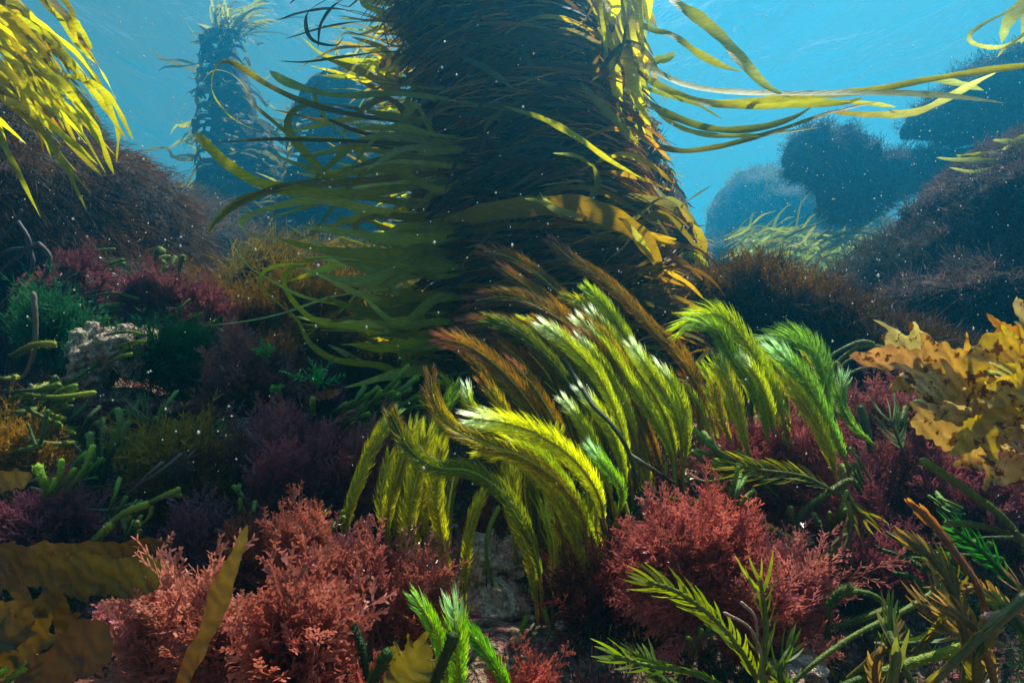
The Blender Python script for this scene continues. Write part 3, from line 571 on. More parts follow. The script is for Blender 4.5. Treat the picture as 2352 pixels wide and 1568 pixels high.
sh = shag(COREB, RB, 6500, .10, .0045, SH, sweep=(.2, 0, -.6)).build("shaggy_growth", M_darkkelp, colB, origin=colB.location); sh.location = (0, 0, 0)
# ---------------------------------------------------------------- kelp drooping in from the upper left
ul = []
for i in range(95):
    t = rng.random(); x0 = rng.uniform(-160, 60); y0 = rng.uniform(-160, 190); L = rng.uniform(180, 390); a = math.radians(rng.uniform(34, 62)); d = rng.uniform(1.0, 1.4)
    x1 = x0 + L * math.cos(a); y1 = y0 + L * math.sin(a)
    # keep the tips inside the drooping outline seen against the water
    lim = np.interp(y1, [-50, 60, 130, 200, 300, 400], [120, 150, 200, 230, 285, 262]); k_ = min(1, (lim - x0) / max(x1 - x0, 1)); x1 = x0 + (x1 - x0) * k_
    m1 = (x0 + (x1 - x0) * .36 + rng.normal() * 8, y0 + (y1 - y0) * .28, d - .03); m2 = (x0 + (x1 - x0) * .72 + rng.normal() * 8, y0 + (y1 - y0) * .64, d - .02)
    ul.append(kb([(x0, y0, d), m1, m2, (x1, y1, d)], rng.uniform(8, 24), [YEL, OLV, (.30, .22, .02), OLV, (.17, .13, .02)][i % 5], n=36, tip=.4, root=.1, ruff=.12, twist=list(rng.uniform(-1.2, 1.2, 5))))
for i in range(22):
    x0 = rng.uniform(20, 160); y0 = rng.uniform(40, 240); L = rng.uniform(90, 190); a = math.radians(rng.uniform(40, 68)); x1 = min(x0 + L * math.cos(a), 290); y1 = y0 + L * math.sin(a)
    ul.append(kb([(x0, y0, 1.12), ((x0 + x1) / 2 + rng.normal() * 8, (y0 + y1) / 2 - 8, 1.1), (x1, y1, 1.1)], rng.uniform(6, 14), [OLV, YEL, BRN][i % 3], n=30, tip=.5, ruff=.15, twist=list(rng.uniform(-1.2, 1.2, 5))))
for P, w in [([(120, 20, 1.1), (180, 60, 1.08), (212, 115, 1.08)], 20), ([(60, 120, 1.1), (150, 200, 1.05), (220, 300, 1.05), (262, 400, 1.05)], 26), ([(140, 170, 1.1), (210, 190, 1.05), (262, 235, 1.05), (306, 322, 1.05)], 15),
             ([(170, 110, 1.1), (230, 200, 1.08), (270, 290, 1.08), (268, 372, 1.08)], 13), ([(-20, 210, 1.1), (90, 270, 1.03), (170, 330, 1.0), (225, 378, 1.0)], 18), ([(90, 60, 1.1), (160, 140, 1.06), (230, 230, 1.05), (290, 320, 1.05)], 16)]:
    ul.append(kb(P, w, YEL, OLV, n=36, tip=.25, ruff=.08, twist=[.2, -.3, .5, 0]))
kelp_stand("strap_kelp", "mass of broad yellow kelp straps drooping down over the dark left-hand slope", [(-330, 1000, 1.35), (-330, 700, 1.35), (-290, 400, 1.33), (-220, 150, 1.3), (-150, -40, 1.25), (-110, -110, 1.22)], [46, 36, 34, 40, 44, 20], ul[-96:], ul[:-96])
# ---------------------------------------------------------------- distant kelp, rocks and mounds
def far_column(label, core, rpx, n, Lout, side, top=0, cols=((.14, .12, .03), DRK, (.2, .18, .04)), w=(.012, .035)):
    K = 1.9; core = [(x, y, d * K) for x, y, d in core]; Lout *= K; w = (w[0] * K, w[1] * K)
    bl = []
    for i in range(n):
        s = rng.uniform(.1, .97); sd_ = side if rng.random() < .75 else -side
        bl.append(wrap_blade(core, rpx, s, rng.uniform(250, 290), 185 if sd_ < 0 else 355, Lout * rng.uniform(.2, 1) * (1.4 - s), rng.uniform(*w), cols[i % len(cols)], drop=rng.uniform(-.1, .6), side=sd_, n=16, tip=.4, root=.2,
                             twist=list(rng.uniform(-.6, .6, 3)), wob=.1, m=2))
    for i in range(n):
        s = rng.uniform(.05, .97); a = rng.uniform(220, 340)
        bl.append(wrap_blade(core, rpx, s, a, a - rng.uniform(20, 60), 0, rng.uniform(w[0], w[1]), [(.05, .04, .02), (.1, .085, .03), (.07, .055, .02)][i % 3], n=14, arch=.1, lift=.03, m=2, twist=list(rng.uniform(-.8, .8, 3))))
    C = WP(core)
    for i in range(top):
        a = rng.uniform(0, 6.28); p0 = C[-1] + np.array([math.cos(a), math.sin(a), 0]) * .1; v = np.array([rng.uniform(-.5, 1.2), rng.normal() * .4, rng.uniform(.2, 1)])
        L = rng.uniform(.12, .3) * K; bl.append(dict(P=np.array([p0 - [0, 0, .1], p0 + v * L * .4, p0 + v * L * .8 + [.06, 0, 0], p0 + v * L + [.16, 0, -.06]]), w=rng.uniform(.015, .035), col=J((.2, .18, .04)), n=16, tip=.4, seed=i, m=2))
    k = min(40, len(bl)); sel = bl[:k]
    return kelp_stand("kelp_column", label, core, rpx, sel, bl[k:], group="tall kelp columns fading into the blue")
far_column("hazy kelp column far left, topped with a pale windswept plume", [(610, 720, 3.4), (600, 560, 3.4), (585, 430, 3.4), (545, 300, 3.4), (525, 180, 3.4), (522, 92, 3.4), (520, 70, 3.4)], [230, 170, 105, 75, 52, 44, 3], 120, .42, -1, top=60)
far_column("rounded hazy kelp dome between the far column and the big central column", [(800, 720, 2.9), (800, 560, 2.9), (795, 400, 2.9), (795, 270, 2.9), (800, 200, 2.9), (815, 165, 2.9)], [200, 160, 115, 100, 75, 20], 90, .2, -1, top=20)

covered_rock("reef_slope", "dark rounded reef slope on the left, furred with brown seaweed", "reef rock",
  [(-60, 480, 2.0, 250, 285, .6), (90, 535, 1.95, 200, 270, .5), (240, 590, 2.0, 165, 215, .5), (-300, 400, 2.1, 260, 240, .6), (330, 740, 1.9, 200, 150, .4), (60, 430, 2.05, 120, 90, .35)], 2, (.035, .014, .005), (.14, .055, .009), L=.055, w=.0019, clumps=3400, per=24, sweep=(.7, -.3, -.7), spread=.6)
covered_rock("reef_mound", "low hazy brown mound rising beyond the foot of the left slope", "reef rock",
  [(420, 560, 2.5, 110, 110, .4), (520, 620, 2.5, 140, 110, .4), (650, 700, 2.6, 170, 130, .4)], 2.5, (.05, .03, .012), (.17, .09, .02), L=.07, w=.0035, clumps=800, per=20, sweep=(.5, 0, -.2))
covered_rock("reef_mound", "olive seaweed mound seen between the streaming straps left of the column", "reef rock",
  [(720, 690, 2.2, 150, 110, .4), (840, 720, 2.2, 140, 100, .4)], 2.2, (.12, .08, .015), (.24, .17, .03), L=.07, w=.003, clumps=600, per=20, sweep=(.4, 0, 0))
DKR, DKR2 = (.030, .024, .016), (.085, .06, .04)
covered_rock("overhang", "dark seaweed-covered outcrop hanging in the water at the upper right edge", "reef rock",
  [(2330, 240, 2.3, 120, 62, .3), (2200, 255, 2.3, 66, 42, .25), (2300, 190, 2.35, 100, 40, .25), (2440, 180, 2.3, 120, 70, .3), (2250, 285, 2.3, 60, 26, .2)], 2.3, DKR, DKR2, L=.038, w=.0024, clumps=1000, per=22, sweep=(-.3, 0, .1), nz=.6, spread=1.0)
covered_rock("overhang", "ragged dark outcrop reaching left like an arm with a knob at its end", "reef rock",
  [(1885, 370, 2.5, 60, 46, .2), (1950, 402, 2.5, 76, 50, .2), (2030, 405, 2.5, 90, 42, .2), (2140, 400, 2.5, 110, 32, .2), (2270, 398, 2.5, 120, 30, .2), (1965, 462, 2.5, 50, 50, .2), (1850, 345, 2.5, 30, 40, .15), (1915, 335, 2.5, 34, 30, .15), (2400, 390, 2.5, 100, 60, .3)], 2.5, DKR, DKR2, L=.036, w=.0024, clumps=1500, per=22, sweep=(-.1, 0, 0), nz=.6, spread=1.0)
covered_rock("reef_wall", "tall dark reef wall with pinkish turf filling the right edge", "reef rock",
  [(2260, 560, 1.9, 120, 150, .35), (2380, 500, 1.9, 170, 190, .4), (2200, 500, 1.95, 60, 90, .25), (2330, 700, 1.7, 150, 130, .3), (2180, 690, 1.75, 120, 60, .25), (2160, 590, 1.95, 70, 60, .2), (2450, 800, 1.6, 180, 180, .3)], 1.8, (.035, .028, .025), (.15, .085, .07), L=.034, w=.0024, clumps=3600, per=22, nz=.5, spread=1.0)
covered_rock("reef_boulder", "mid-sized dark boulder left of the tall right reef wall", "reef rock",
  [(2060, 640, 2.1, 110, 80, .3), (1990, 680, 2.1, 70, 60, .25), (2110, 590, 2.15, 70, 50, .25)], 2.1, DKR, (.08, .06, .03), L=.045, w=.0026, clumps=600, per=22)
covered_rock("reef_hill", "faint blue hill of kelp far behind the arm-shaped outcrop", "reef rock",
  [(1760, 520, 5.5, 130, 120, .8), (1850, 560, 5.5, 150, 110, .8), (1700, 580, 5.5, 90, 80, .6)], 5.5, (.1, .09, .03), (.24, .2, .06), L=.055, w=.0035, clumps=1300, per=18)
covered_rock("reef_hill", "dim far ridge low behind the right side of the central column", "reef rock",
  [(1650, 640, 4.2, 110, 90, .8), (1800, 640, 4.2, 160, 90, .8), (2000, 610, 4.4, 200, 70, .8)], 4.2, (.05, .05, .03), (.12, .1, .04), L=.05, w=.0032, clumps=1300, per=16)
# tangled kelp bed on the far right
tb = []
for i in range(280):
    x = rng.uniform(1650, 2060); y = 520 + abs(rng.normal()) * 45 + (x - 1650) * .06 + 12; d = rng.uniform(4.6, 5.6); L = rng.uniform(50, 170)
    a = rng.normal() * .35; tb.append(kb([(x, y + 10, d), (x + L * .35, y - rng.uniform(0, 25), d), (x + L * .7 * math.cos(a), y + L * .7 * math.sin(a) - 5, d), (x + L * math.cos(a), y + L * math.sin(a) + rng.normal() * 8, d)],
      rng.uniform(3, 8), [(.13, .13, .02), (.22, .2, .03), (.26, .28, .09), (.12, .15, .04)][i % 4], n=14, tip=.5, twist=list(rng.uniform(-.8, .8, 3)), m=2))
for i in range(50):
    x = rng.uniform(1900, 2060); y = rng.uniform(600, 680); d = 4.5; L = rng.uniform(30, 80)
    tb.append(kb([(x, y, d), (x + rng.normal() * 18, y - L * .5, d), (x + rng.normal() * 25 + 10, y - L * .2, d)], rng.uniform(3, 6), [(.15, .15, .03), (.26, .28, .09)][i % 2], n=14, tip=.5, m=2))
kelp_stand("kelp_bed", "tangled yellow-green kelp straps lying low beneath the arm-shaped outcrop", [(1850, 600, 3.2)], None, tb[:60], tb[60:])
tr = []
for P, w in [([(2330, 20, 1.5), (2260, 55, 1.5), (2226, 82, 1.5), (2240, 102, 1.5), (2300, 108, 1.5), (2380, 75, 1.5)], 9), ([(2380, 60, 1.5), (2310, 110, 1.5), (2290, 132, 1.5)], 9), ([(2400, -40, 1.6), (2340, 20, 1.6), (2310, 60, 1.6), (2300, 100, 1.6)], 30),
             ([(2420, -20, 1.6), (2370, 30, 1.6), (2345, 100, 1.6)], 26), ([(2380, 300, 1.8), (2330, 325, 1.8), (2280, 322, 1.8)], 16), ([(2400, 380, 1.8), (2320, 372, 1.8), (2200, 368, 1.8), (2150, 362, 1.8)], 16),
             ([(2400, 345, 1.8), (2340, 330, 1.8), (2300, 345, 1.8)], 14), ([(2400, 395, 1.8), (2330, 382, 1.8), (2240, 395, 1.8), (2180, 385, 1.8)], 12), ([(2360, 385, 1.8), (2290, 395, 1.8), (2240, 410, 1.8)], 9)]:
    tr.append(kb(P, w, (.26, .24, .05), (.4, .4, .12), n=26, tip=.35, twist=[.2, .5, 0]))
for i in range(14):
    x = rng.uniform(2200, 2340); y = 368 + rng.normal() * 8; tr.append(kb([(x + 90, y + 4, 1.9), (x + 40, y - 4, 1.9), (x - 20, y + rng.normal() * 12, 1.9)], rng.uniform(6, 12), OLV, n=14, m=2))
kelp_stand("strap_kelp", "thin looping kelp straps dangling at the top right corner and edge", [(2560, 900, 1.9), (2540, 500, 1.85), (2500, 200, 1.75), (2440, -10, 1.65), (2410, -60, 1.6)], [50, 40, 34, 34, 12], tr)
# dark bushy brown ridge in the middle distance, right of the column
covered_rock("seaweed_ridge", "dark brown bushy ridge sloping down to the right behind the green fronds", "reef rock",
  [(1640, 760, 1.55, 90, 130, .2), (1740, 740, 1.5, 80, 120, .2), (1840, 790, 1.45, 100, 120, .2), (1960, 830, 1.4, 120, 100, .2), (2080, 850, 1.4, 120, 70, .2), (1600, 860, 1.45, 100, 110, .2)], 1.5, (.030, .014, .007), (.10, .05, .018), L=.045, w=.0021, clumps=1900, per=24, spread=1.0)
DB, DBt = (.075, .035, .012), (.17, .085, .02)
hair_bush("knobbly brown bush sticking up tallest on the dark ridge", [(1735, 690, 1.35, 1718, 572, 1.35), (1740, 690, 1.35, 1690, 605, 1.35), (1760, 700, 1.35, 1745, 625, 1.35)], DB, DBt, n=40, w=.002, name="brown_seaweed", spread=.3)
hair_bush("yellowish brown bush against the column's lower right edge", [(1615, 700, 1.4, 1590, 600, 1.4), (1630, 720, 1.4, 1640, 630, 1.4), (1600, 720, 1.4, 1570, 660, 1.38)], (.1, .055, .012), (.26, .14, .02), n=40, w=.002, spread=.4)
hair_bush("broad brown bush on the ridge right of the tallest knob", [(1820, 720, 1.32, 1800, 610, 1.32), (1840, 740, 1.32, 1850, 640, 1.32), (1890, 760, 1.32, 1910, 660, 1.32)], DB, DBt, n=40, w=.002, spread=.5)
hair_bush("low brown bush at the lower end of the ridge", [(1960, 800, 1.3, 1970, 710, 1.3), (2020, 820, 1.3, 2040, 740, 1.3)], DB, DBt, n=40, w=.002, spread=.5)
# ---------------------------------------------------------------- feather seaweed fronds (tip first, base last)
LIM, LT = (.46, .49, .012), (.82, .90, .66)      # lime with pale growing tip
YG, YGT = (.42, .40, .012), (.52, .50, .03)
GR, GRT = (.32, .38, .015), (.50, .58, .08)
RU, RUT = (.30, .16, .03), (.40, .15, .10)      # yellow-brown with rusty pink tip
OL, OLT = (.36, .27, .012), (.36, .14, .012)
TE, TET = (.20, .34, .06), (.55, .72, .42)
gC = "feather fronds of the central clump"
A_ = [  # label, points, width px, colours, stem fraction
 ("tall lime feather frond with the uppermost white tip of the pale central row", [(1250,748,.84),(1305,790,.82),(1372,862,.80),(1420,960,.79),(1440,1040,.78),(1447,1130,.79)], 42, LIM, LT, .12),
 ("lime feather frond with mint tip, second in the pale row from the uppermost tip", [(1333,738,.88),(1400,815,.86),(1458,895,.85),(1510,975,.84),(1542,1050,.84),(1550,1115,.85)], 40, LIM, LT, .12),
 ("lime feather frond whose pale tip just tops its twin to the left", [(1362,722,.92),(1410,786,.90),(1462,850,.89),(1515,930,.88),(1545,1010,.88),(1556,1115,.88)], 38, LIM, LT, .15),
 ("pale lime feather frond starting beside the two twin tips and bending right", [(1455,798,.88),(1490,848,.87),(1532,915,.86),(1562,990,.86),(1568,1105,.87)], 38, LIM, LT, .2),
 ("outermost right pale feather frond of the central clump with white double tip", [(1512,845,.88),(1542,880,.87),(1568,935,.86),(1577,1010,.86),(1566,1110,.87)], 38, LIM, LT, .2),
 ("small pale lime feather frond peeping out behind the uppermost white-tipped one", [(1330,782,.86),(1368,820,.85),(1410,880,.84),(1450,960,.83),(1470,1060,.84)], 34, LIM, LT, .2),
 ("short pale feather frond in the middle, left one of a side-by-side pair", [(1298,922,.76),(1332,965,.75),(1370,1030,.74),(1396,1100,.74),(1412,1190,.76)], 34, LIM, LT, .22),
 ("short pale feather frond in the middle, right one of a side-by-side pair", [(1338,900,.77),(1378,950,.76),(1412,1010,.76),(1432,1080,.76),(1438,1180,.77)], 36, LIM, LT, .22),
 ("stubby mint-tipped feather frond lowest in the middle of the clump", [(1358,1030,.72),(1388,1068,.71),(1420,1110,.71),(1428,1150,.72),(1402,1235,.74)], 34, (.26,.42,.06), (.6,.8,.5), .3),
 ("slim mint-tipped feather frond curling up at the clump's left top", [(1072,893,.74),(1085,935,.73),(1122,966,.73),(1180,990,.74),(1235,1030,.76)], 32, LIM, LT, .1),
 ("big bright lime frond with white tip arching over the front of the clump", [(1090,962,.66),(1165,972,.65),(1245,1002,.65),(1322,1060,.66),(1372,1135,.68),(1392,1225,.71)], 56, (.60,.60,.012), LT, .1),
 ("dark green feather frond standing highest behind the pale row", [(1352,664,.95),(1392,706,.93),(1432,765,.92),(1470,840,.92),(1500,930,.92)], 36, GR, GRT, .05),
 ("green feather frond lying left of the highest green one", [(1303,684,.95),(1350,704,.94),(1402,755,.93),(1440,830,.93),(1470,920,.93)], 32, YG, YGT, .05),
 ("long rusty brown feather frond running down the column's right side", [(1268,556,1.02),(1322,602,1.0),(1402,655,.98),(1482,735,.96),(1552,810,.95),(1600,885,.95),(1622,965,.96)], 38, RU, RUT, .05),
 ("long rusty frond with thin hooked tip against the black of the column", [(1112,576,1.02),(1168,590,1.0),(1232,628,.98),(1302,690,.96),(1372,765,.94),(1432,855,.93)], 40, RU, RUT, .05),
 ("rusty pink-tipped frond pointing furthest left out of the clump", [(1012,778,.86),(1070,792,.84),(1132,832,.82),(1192,892,.80),(1242,962,.80),(1282,1040,.80)], 50, RU, RUT, .05),
 ("feathery pinkish brown frond topping the rusty heap left of the pale row", [(1150,615,.98),(1200,650,.96),(1262,690,.94),(1322,745,.92),(1380,830,.9)], 34, RU, RUT, .05),
 ("wide fuzzy reddish frond in the rusty heap left of the pale row", [(1092,690,.96),(1160,682,.94),(1240,702,.92),(1322,762,.90),(1382,855,.88)], 50, (.2,.12,.03), RUT, .05),
 ("fuzzy red-brown frond just under the wide reddish one", [(1072,742,.93),(1142,742,.91),(1222,772,.89),(1292,852,.87),(1342,935,.86)], 44, (.2,.13,.03), RUT, .05),
 ("rusty frond with a pink tuft tip among brown ones mid-clump", [(1172,835,.82),(1220,880,.81),(1272,960,.80),(1312,1045,.80),(1340,1110,.8)], 36, RU, (.36,.16,.12), .05),
 ("dusky green frond crossing the rusty heap", [(1128,735,.86),(1190,760,.85),(1260,820,.84),(1320,900,.83),(1368,990,.83)], 36, (.12,.14,.02), (.16,.2,.03), .05),
 ("yellow-green frond showing behind the uppermost white-tipped frond", [(1200,738,.9),(1260,770,.88),(1310,840,.87),(1352,930,.86),(1385,1020,.86)], 36, YG, YGT, .05),
 ("olive frond with brown tip standing under the rusty leftmost one", [(1112,880,.77),(1142,915,.76),(1172,962,.76),(1205,1010,.77),(1230,1060,.78)], 34, OL, OLT, .08),
 ("hooked olive-brown frond with dark upright tip, sweeping right across the clump", [(990,864,.68),(1000,925,.66),(1042,982,.65),(1112,1018,.64),(1205,1052,.64),(1285,1110,.65),(1335,1180,.66),(1352,1255,.68),(1358,1325,.70)], 46, OL, (.23,.09,.01), .14),
 ("long olive frond snaking across the open rock in front of the clump", [(903,958,.67),(942,1030,.65),(1002,1072,.64),(1082,1082,.63),(1150,1128,.63),(1202,1200,.635),(1236,1300,.65),(1248,1420,.69)], 46, (.22,.25,.012), (.2,.13,.012), .2),
 ("yellow frond tucked right below the big bright arching frond", [(1110,1035,.68),(1190,1050,.67),(1262,1120,.67),(1312,1210,.68),(1350,1320,.69),(1382,1420,.71)], 46, YG, YGT, .2),
 ("yellow frond whose rib glows, hanging from the middle of the clump", [(1160,1010,.69),(1240,1050,.68),(1300,1120,.68),(1345,1200,.69),(1370,1280,.7),(1385,1390,.72)], 44, (.3,.36,.01), YGT, .22),
 ("leftmost hanging feather frond, narrow, beside the dark red bush", [(905,952,.75),(862,1015,.74),(822,1110,.73),(797,1190,.73),(785,1258,.74)], 36, YG, (.35,.5,.2), .05),
 ("second hanging feather frond from the left, slightly twisted", [(945,985,.75),(920,1070,.73),(895,1160,.73),(885,1255,.74)], 38, YG, YGT, .08),
 ("broad hanging frond with bright rib, third from the left", [(978,1000,.72),(958,1090,.71),(940,1190,.70),(950,1280,.71),(985,1365,.73)], 46, YG, YGT, .08),
 ("broad hanging frond fourth from the left, over salmon seaweed", [(1012,1030,.72),(1000,1130,.71),(1014,1230,.71),(1030,1345,.73),(1050,1420,.75)], 42, YG, YGT, .15),
 ("pale streaky frond leaning right at the clump's left shoulder", [(1048,895,.8),(1010,960,.78),(985,1040,.76),(975,1120,.76)], 40, (.2,.3,.02), (.3,.42,.06), .05),
 ("small thin frond hanging before the bare pale rock", [(1112,1125,.7),(1086,1190,.69),(1072,1270,.69),(1066,1350,.7),(1068,1440,.72)], 28, YG, YGT, .22),
 ("pointed frond hanging right of the small thin one, rib bright yellow", [(1182,1080,.70),(1180,1170,.68),(1214,1270,.67),(1226,1340,.68),(1240,1470,.7)], 40, YG, YGT, .25),
 ("narrow frond with brown stalk hanging below the clump's middle", [(1250,1160,.72),(1272,1250,.70),(1275,1330,.70),(1290,1440,.71),(1312,1530,.73)], 32, YG, YGT, .35),
 ("thin brown-stalked frond hanging furthest right over the rock", [(1290,1140,.73),(1296,1240,.71),(1312,1330,.71),(1330,1440,.72),(1352,1500,.74)], 30, OL, YGT, .4),
 ("bright frond bottom centre, left of three in the small foreground sprout", [(957,1378,.52),(985,1418,.51),(1012,1480,.51),(1025,1560,.52),(1030,1640,.54)], 44, (.25,.42,.03), (.42,.62,.15), .02),
 ("bright frond bottom centre, white-tipped middle one of the foreground sprout", [(1041,1398,.51),(1050,1450,.50),(1052,1520,.50),(1058,1640,.52)], 56, (.27,.44,.03), (.6,.78,.45), .02),
 ("deep green frond bottom centre, right one of the foreground sprout", [(1068,1440,.53),(1108,1485,.52),(1150,1550,.52),(1180,1640,.54)], 44, (.12,.30,.01), (.2,.42,.03), .02),
]
for l, P, w, c, ct, st in A_:
    frond(l, P, w * 1.36, c, ct, stem=st, lw=.0013 if c not in (RU,) else .0010, curlf=.62, ang=60, ranks=6, n_per_m=760)
gR = "feather fronds of the right-hand clump"
B_ = [
 ("green feather frond with drooping beak-like tip, leftmost in the right clump", [(1568,750,.95),(1605,728,.94),(1652,724,.93),(1702,772,.92),(1752,850,.91),(1795,950,.90),(1815,1050,.9)], 48, GR, GRT, .05),
 ("lighter green frond nested under the beak-tipped one", [(1602,745,.92),(1648,760,.91),(1682,820,.90),(1722,880,.89),(1752,945,.88),(1765,1020,.88)], 42, (.22,.34,.02), (.4,.55,.16), .05),
 ("pale-tipped frond halfway up the right clump", [(1708,828,.89),(1740,868,.88),(1765,930,.88),(1780,1000,.88)], 34, LIM, LT, .05),
 ("long green frond with white-green tip hanging down the right clump's right side", [(1784,804,.87),(1842,862,.85),(1882,932,.84),(1922,1012,.83),(1952,1085,.84)], 46, TE, TET, .12),
 ("bushy teal-green frond arched behind the long white-tipped one", [(1770,785,.95),(1832,782,.94),(1880,820,.93),(1898,890,.92),(1905,960,.92)], 56, TE, (.26,.42,.14), .02),
 ("yellow-green upright frond low in the right clump", [(1655,835,.88),(1688,915,.86),(1702,985,.86),(1722,1050,.86)], 38, YG, (.35,.45,.1), .05),
 ("dull olive frond left of the upright yellow-green one", [(1640,880,.9),(1655,950,.89),(1680,1020,.89)], 30, OL, YGT, .05),
 ("pale teal twisted frond furthest right of the feather fronds", [(1935,872,.88),(1932,925,.87),(1962,980,.86),(2010,1025,.87)], 38, TE, TET, .05),
 ("narrow yellow-ribbed frond beside the long white-tipped one", [(1812,880,.85),(1862,950,.83),(1900,1030,.82),(1925,1110,.83)], 38, YG, YGT, .12),
 ("dusky brown feather frond between the two feather clumps", [(1560,800,.97),(1600,880,.95),(1610,960,.94),(1608,1030,.94)], 36, RU, RU, .05),
]
for l, P, w, c, ct, st in B_: frond(l, [(x, y, z * (.86 if l[:10] != 'dusky brow' else 1)) for x, y, z in P], w * 1.42, c, ct, stem=st, group=gR, curlf=.6, ang=60, ranks=6, n_per_m=760)
# fronds half hidden inside the clumps, filling them out
for i in range(66):
    t = rng.random(); bx = rng.uniform(1180, 1560); tx = bx - rng.uniform(90, 190); ty = rng.uniform(760, 980) - (bx - 1180) * .12; by = ty + rng.uniform(210, 320); d = rng.uniform(.86, .95)
    c, ct = [(RU, RUT), (YG, YGT), (OL, OLT), ((.15, .18, .015), (.2, .16, .02))][i % 4]
    frond("feather frond half hidden among others inside the central clump", [(tx, ty, d), (tx + (bx - tx) * .42, ty + (by - ty) * .22, d - .01), (tx + (bx - tx) * .8, ty + (by - ty) * .6, d - .02), (bx, by, d - .02)], rng.uniform(34, 50), c, ct, stem=.08, ranks=3)
for i in range(52):
    bx = rng.uniform(880, 1380)
    if 1060 < bx < 1180: continue
    tx = bx + rng.uniform(-50, 30); ty = rng.uniform(970, 1090); by = ty + rng.uniform(180, 300) + (bx - 900) * .12; d = rng.uniform(.745, .80)
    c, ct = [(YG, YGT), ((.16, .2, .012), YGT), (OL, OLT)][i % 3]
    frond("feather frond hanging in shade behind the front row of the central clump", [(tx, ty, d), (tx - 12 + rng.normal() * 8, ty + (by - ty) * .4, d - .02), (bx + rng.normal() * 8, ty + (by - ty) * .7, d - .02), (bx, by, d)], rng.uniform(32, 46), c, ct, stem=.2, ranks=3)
for i in range(26):
    bx = rng.uniform(1650, 1920); tx = bx - rng.uniform(40, 110); ty = rng.uniform(810, 900); by = ty + rng.uniform(160, 240); d = rng.uniform(.93, .98)
    frond("feather frond half hidden inside the right-hand clump", [(tx, ty, d), (tx + (bx - tx) * .5, ty + (by - ty) * .3, d - .01), (bx, by, d - .01)], rng.uniform(26, 36), *[(GR, GRT), (YG, YGT), (OL, OLT)][i % 3], stem=.05, ranks=3, group=gR)
# bare yellow-green and brown stalks under the clumps
ST = [([(1545,1060,.84),(1552,1110,.83),(1560,1165,.84)],4,0),([(1568,1080,.86),(1572,1120,.85),(1566,1165,.86)],4,0),([(1530,1060,.85),(1530,1120,.84),(1540,1160,.85)],4,0),
 ([(1410,1150,.75),(1420,1200,.74),(1408,1260,.75)],4,0),([(1435,1150,.75),(1446,1200,.74),(1440,1260,.75)],4.5,0),([(1392,1200,.72),(1388,1260,.71),(1378,1310,.71),(1410,1390,.72)],5,0),
 ([(1350,1300,.69),(1362,1380,.69),(1378,1450,.70)],5,1),([(1330,1320,.70),(1345,1420,.70),(1352,1480,.71)],4,1),([(1245,1380,.68),(1262,1440,.68),(1285,1490,.68),(1302,1560,.70)],6,0),
 ([(1210,1410,.66),(1190,1480,.66),(1172,1560,.67),(1160,1620,.68)],6,2),([(1300,1290,.71),(1318,1400,.71),(1330,1500,.72)],4,1),([(1225,1450,.67),(1222,1520,.67),(1240,1590,.68)],5,2),
 ([(1270,1380,.70),(1272,1450,.70),(1288,1520,.71),(1290,1600,.71)],5,2),([(1147,1160,.70),(1122,1220,.69),(1118,1290,.69),(1132,1345,.70)],6,2),([(905,1100,.76),(892,1180,.75),(870,1250,.76)],5,1),
 ([(1880,1000,.84),(1910,1060,.83),(1925,1110,.83)],4.5,0),([(1905,1030,.83),(1938,1090,.82),(1948,1140,.83)],4.5,0),([(790,1170,.73),(770,1210,.73),(745,1255,.73)],6,0),([(812,1180,.74),(795,1220,.73),(785,1262,.74)],5,0),([(1440,1040,.73),(1490,1072,.72),(1550,1110,.74)],6,3)]
for P, r, k in ST:
    o = finger_clump("bare stalk of a feather frond standing on the rock", [(P[::-1], r)], name="seaweed_stalk", cat="seaweed stalk", group="bare stalks below the feather fronds", col=[(.3,.3,.02),(.2,.08,.03),(.12,.2,.02),(.12,.1,.05)][k], tip=[(.42,.42,.02),(.34,.28,.03),(.2,.3,.03),(.16,.12,.07)][k], part="stalk", mat=M_stem, bump=.1)
# smooth dark runner passing in front of the pale row
finger_clump("smooth dark green stalk curving down in front of the pale feather row", [([(1462,1100,.70),(1440,1030,.70),(1405,975,.71),(1362,930,.74),(1330,880,.78),(1290,820,.82)], 7)], name="seaweed_stalk", cat="seaweed stalk", group=None, col=(.05,.06,.02), tip=(.05,.05,.02), part="stalk", bump=.15)

# ---------------------------------------------------------------- red seaweeds
SAL, SALT = (.19, .018, .014), (.44, .11, .07)
RED, REDT = (.20, .02, .015), (.46, .11, .08)
MAR, MART = (.12, .018, .022), (.33, .08, .08)
DMA, DMAT = (.07, .012, .018), (.17, .04, .048)
PUR, PURT = (.08, .015, .028), (.19, .055, .075)
BRR, BRRT = (.17, .04, .028), (.34, .12, .085)
def fan(cx, cy, d, n, L, a0, a1, dd=.0, sx=20, sy=12, Lj=.2):
    """plumes fanned out in the picture between two angles (degrees, 90 = up)"""
    out = []
    for i in range(n):
        a = math.radians(a0 + (a1 - a0) * (i + .5) / n + rng.normal() * 4); l = L * rng.uniform(1 - Lj, 1 + Lj); x = cx + rng.normal() * sx; y = cy + rng.normal() * sy; z = d + rng.normal() * .012
        out.append((x, y, z, x + l * math.cos(a), y - l * math.sin(a), z + dd + rng.normal() * .02))
    return out
rb_ = red_bush
rb_("big salmon-orange bush in the bottom foreground, left of centre", fan(650, 1600, .50, 9, 235, 45, 140, -.02, sx=38, sy=22) + fan(680, 1520, .52, 4, 170, 30, 110, 0), SAL, SALT, w=.0042, na=26, nb=8)
rb_("salmon-pink bush with blunt tips left of the big orange one", fan(430, 1590, .54, 7, 240, 65, 115, -.02, sx=34, sy=22), SAL, (.50, .17, .12), w=.0040, na=26, nb=8)
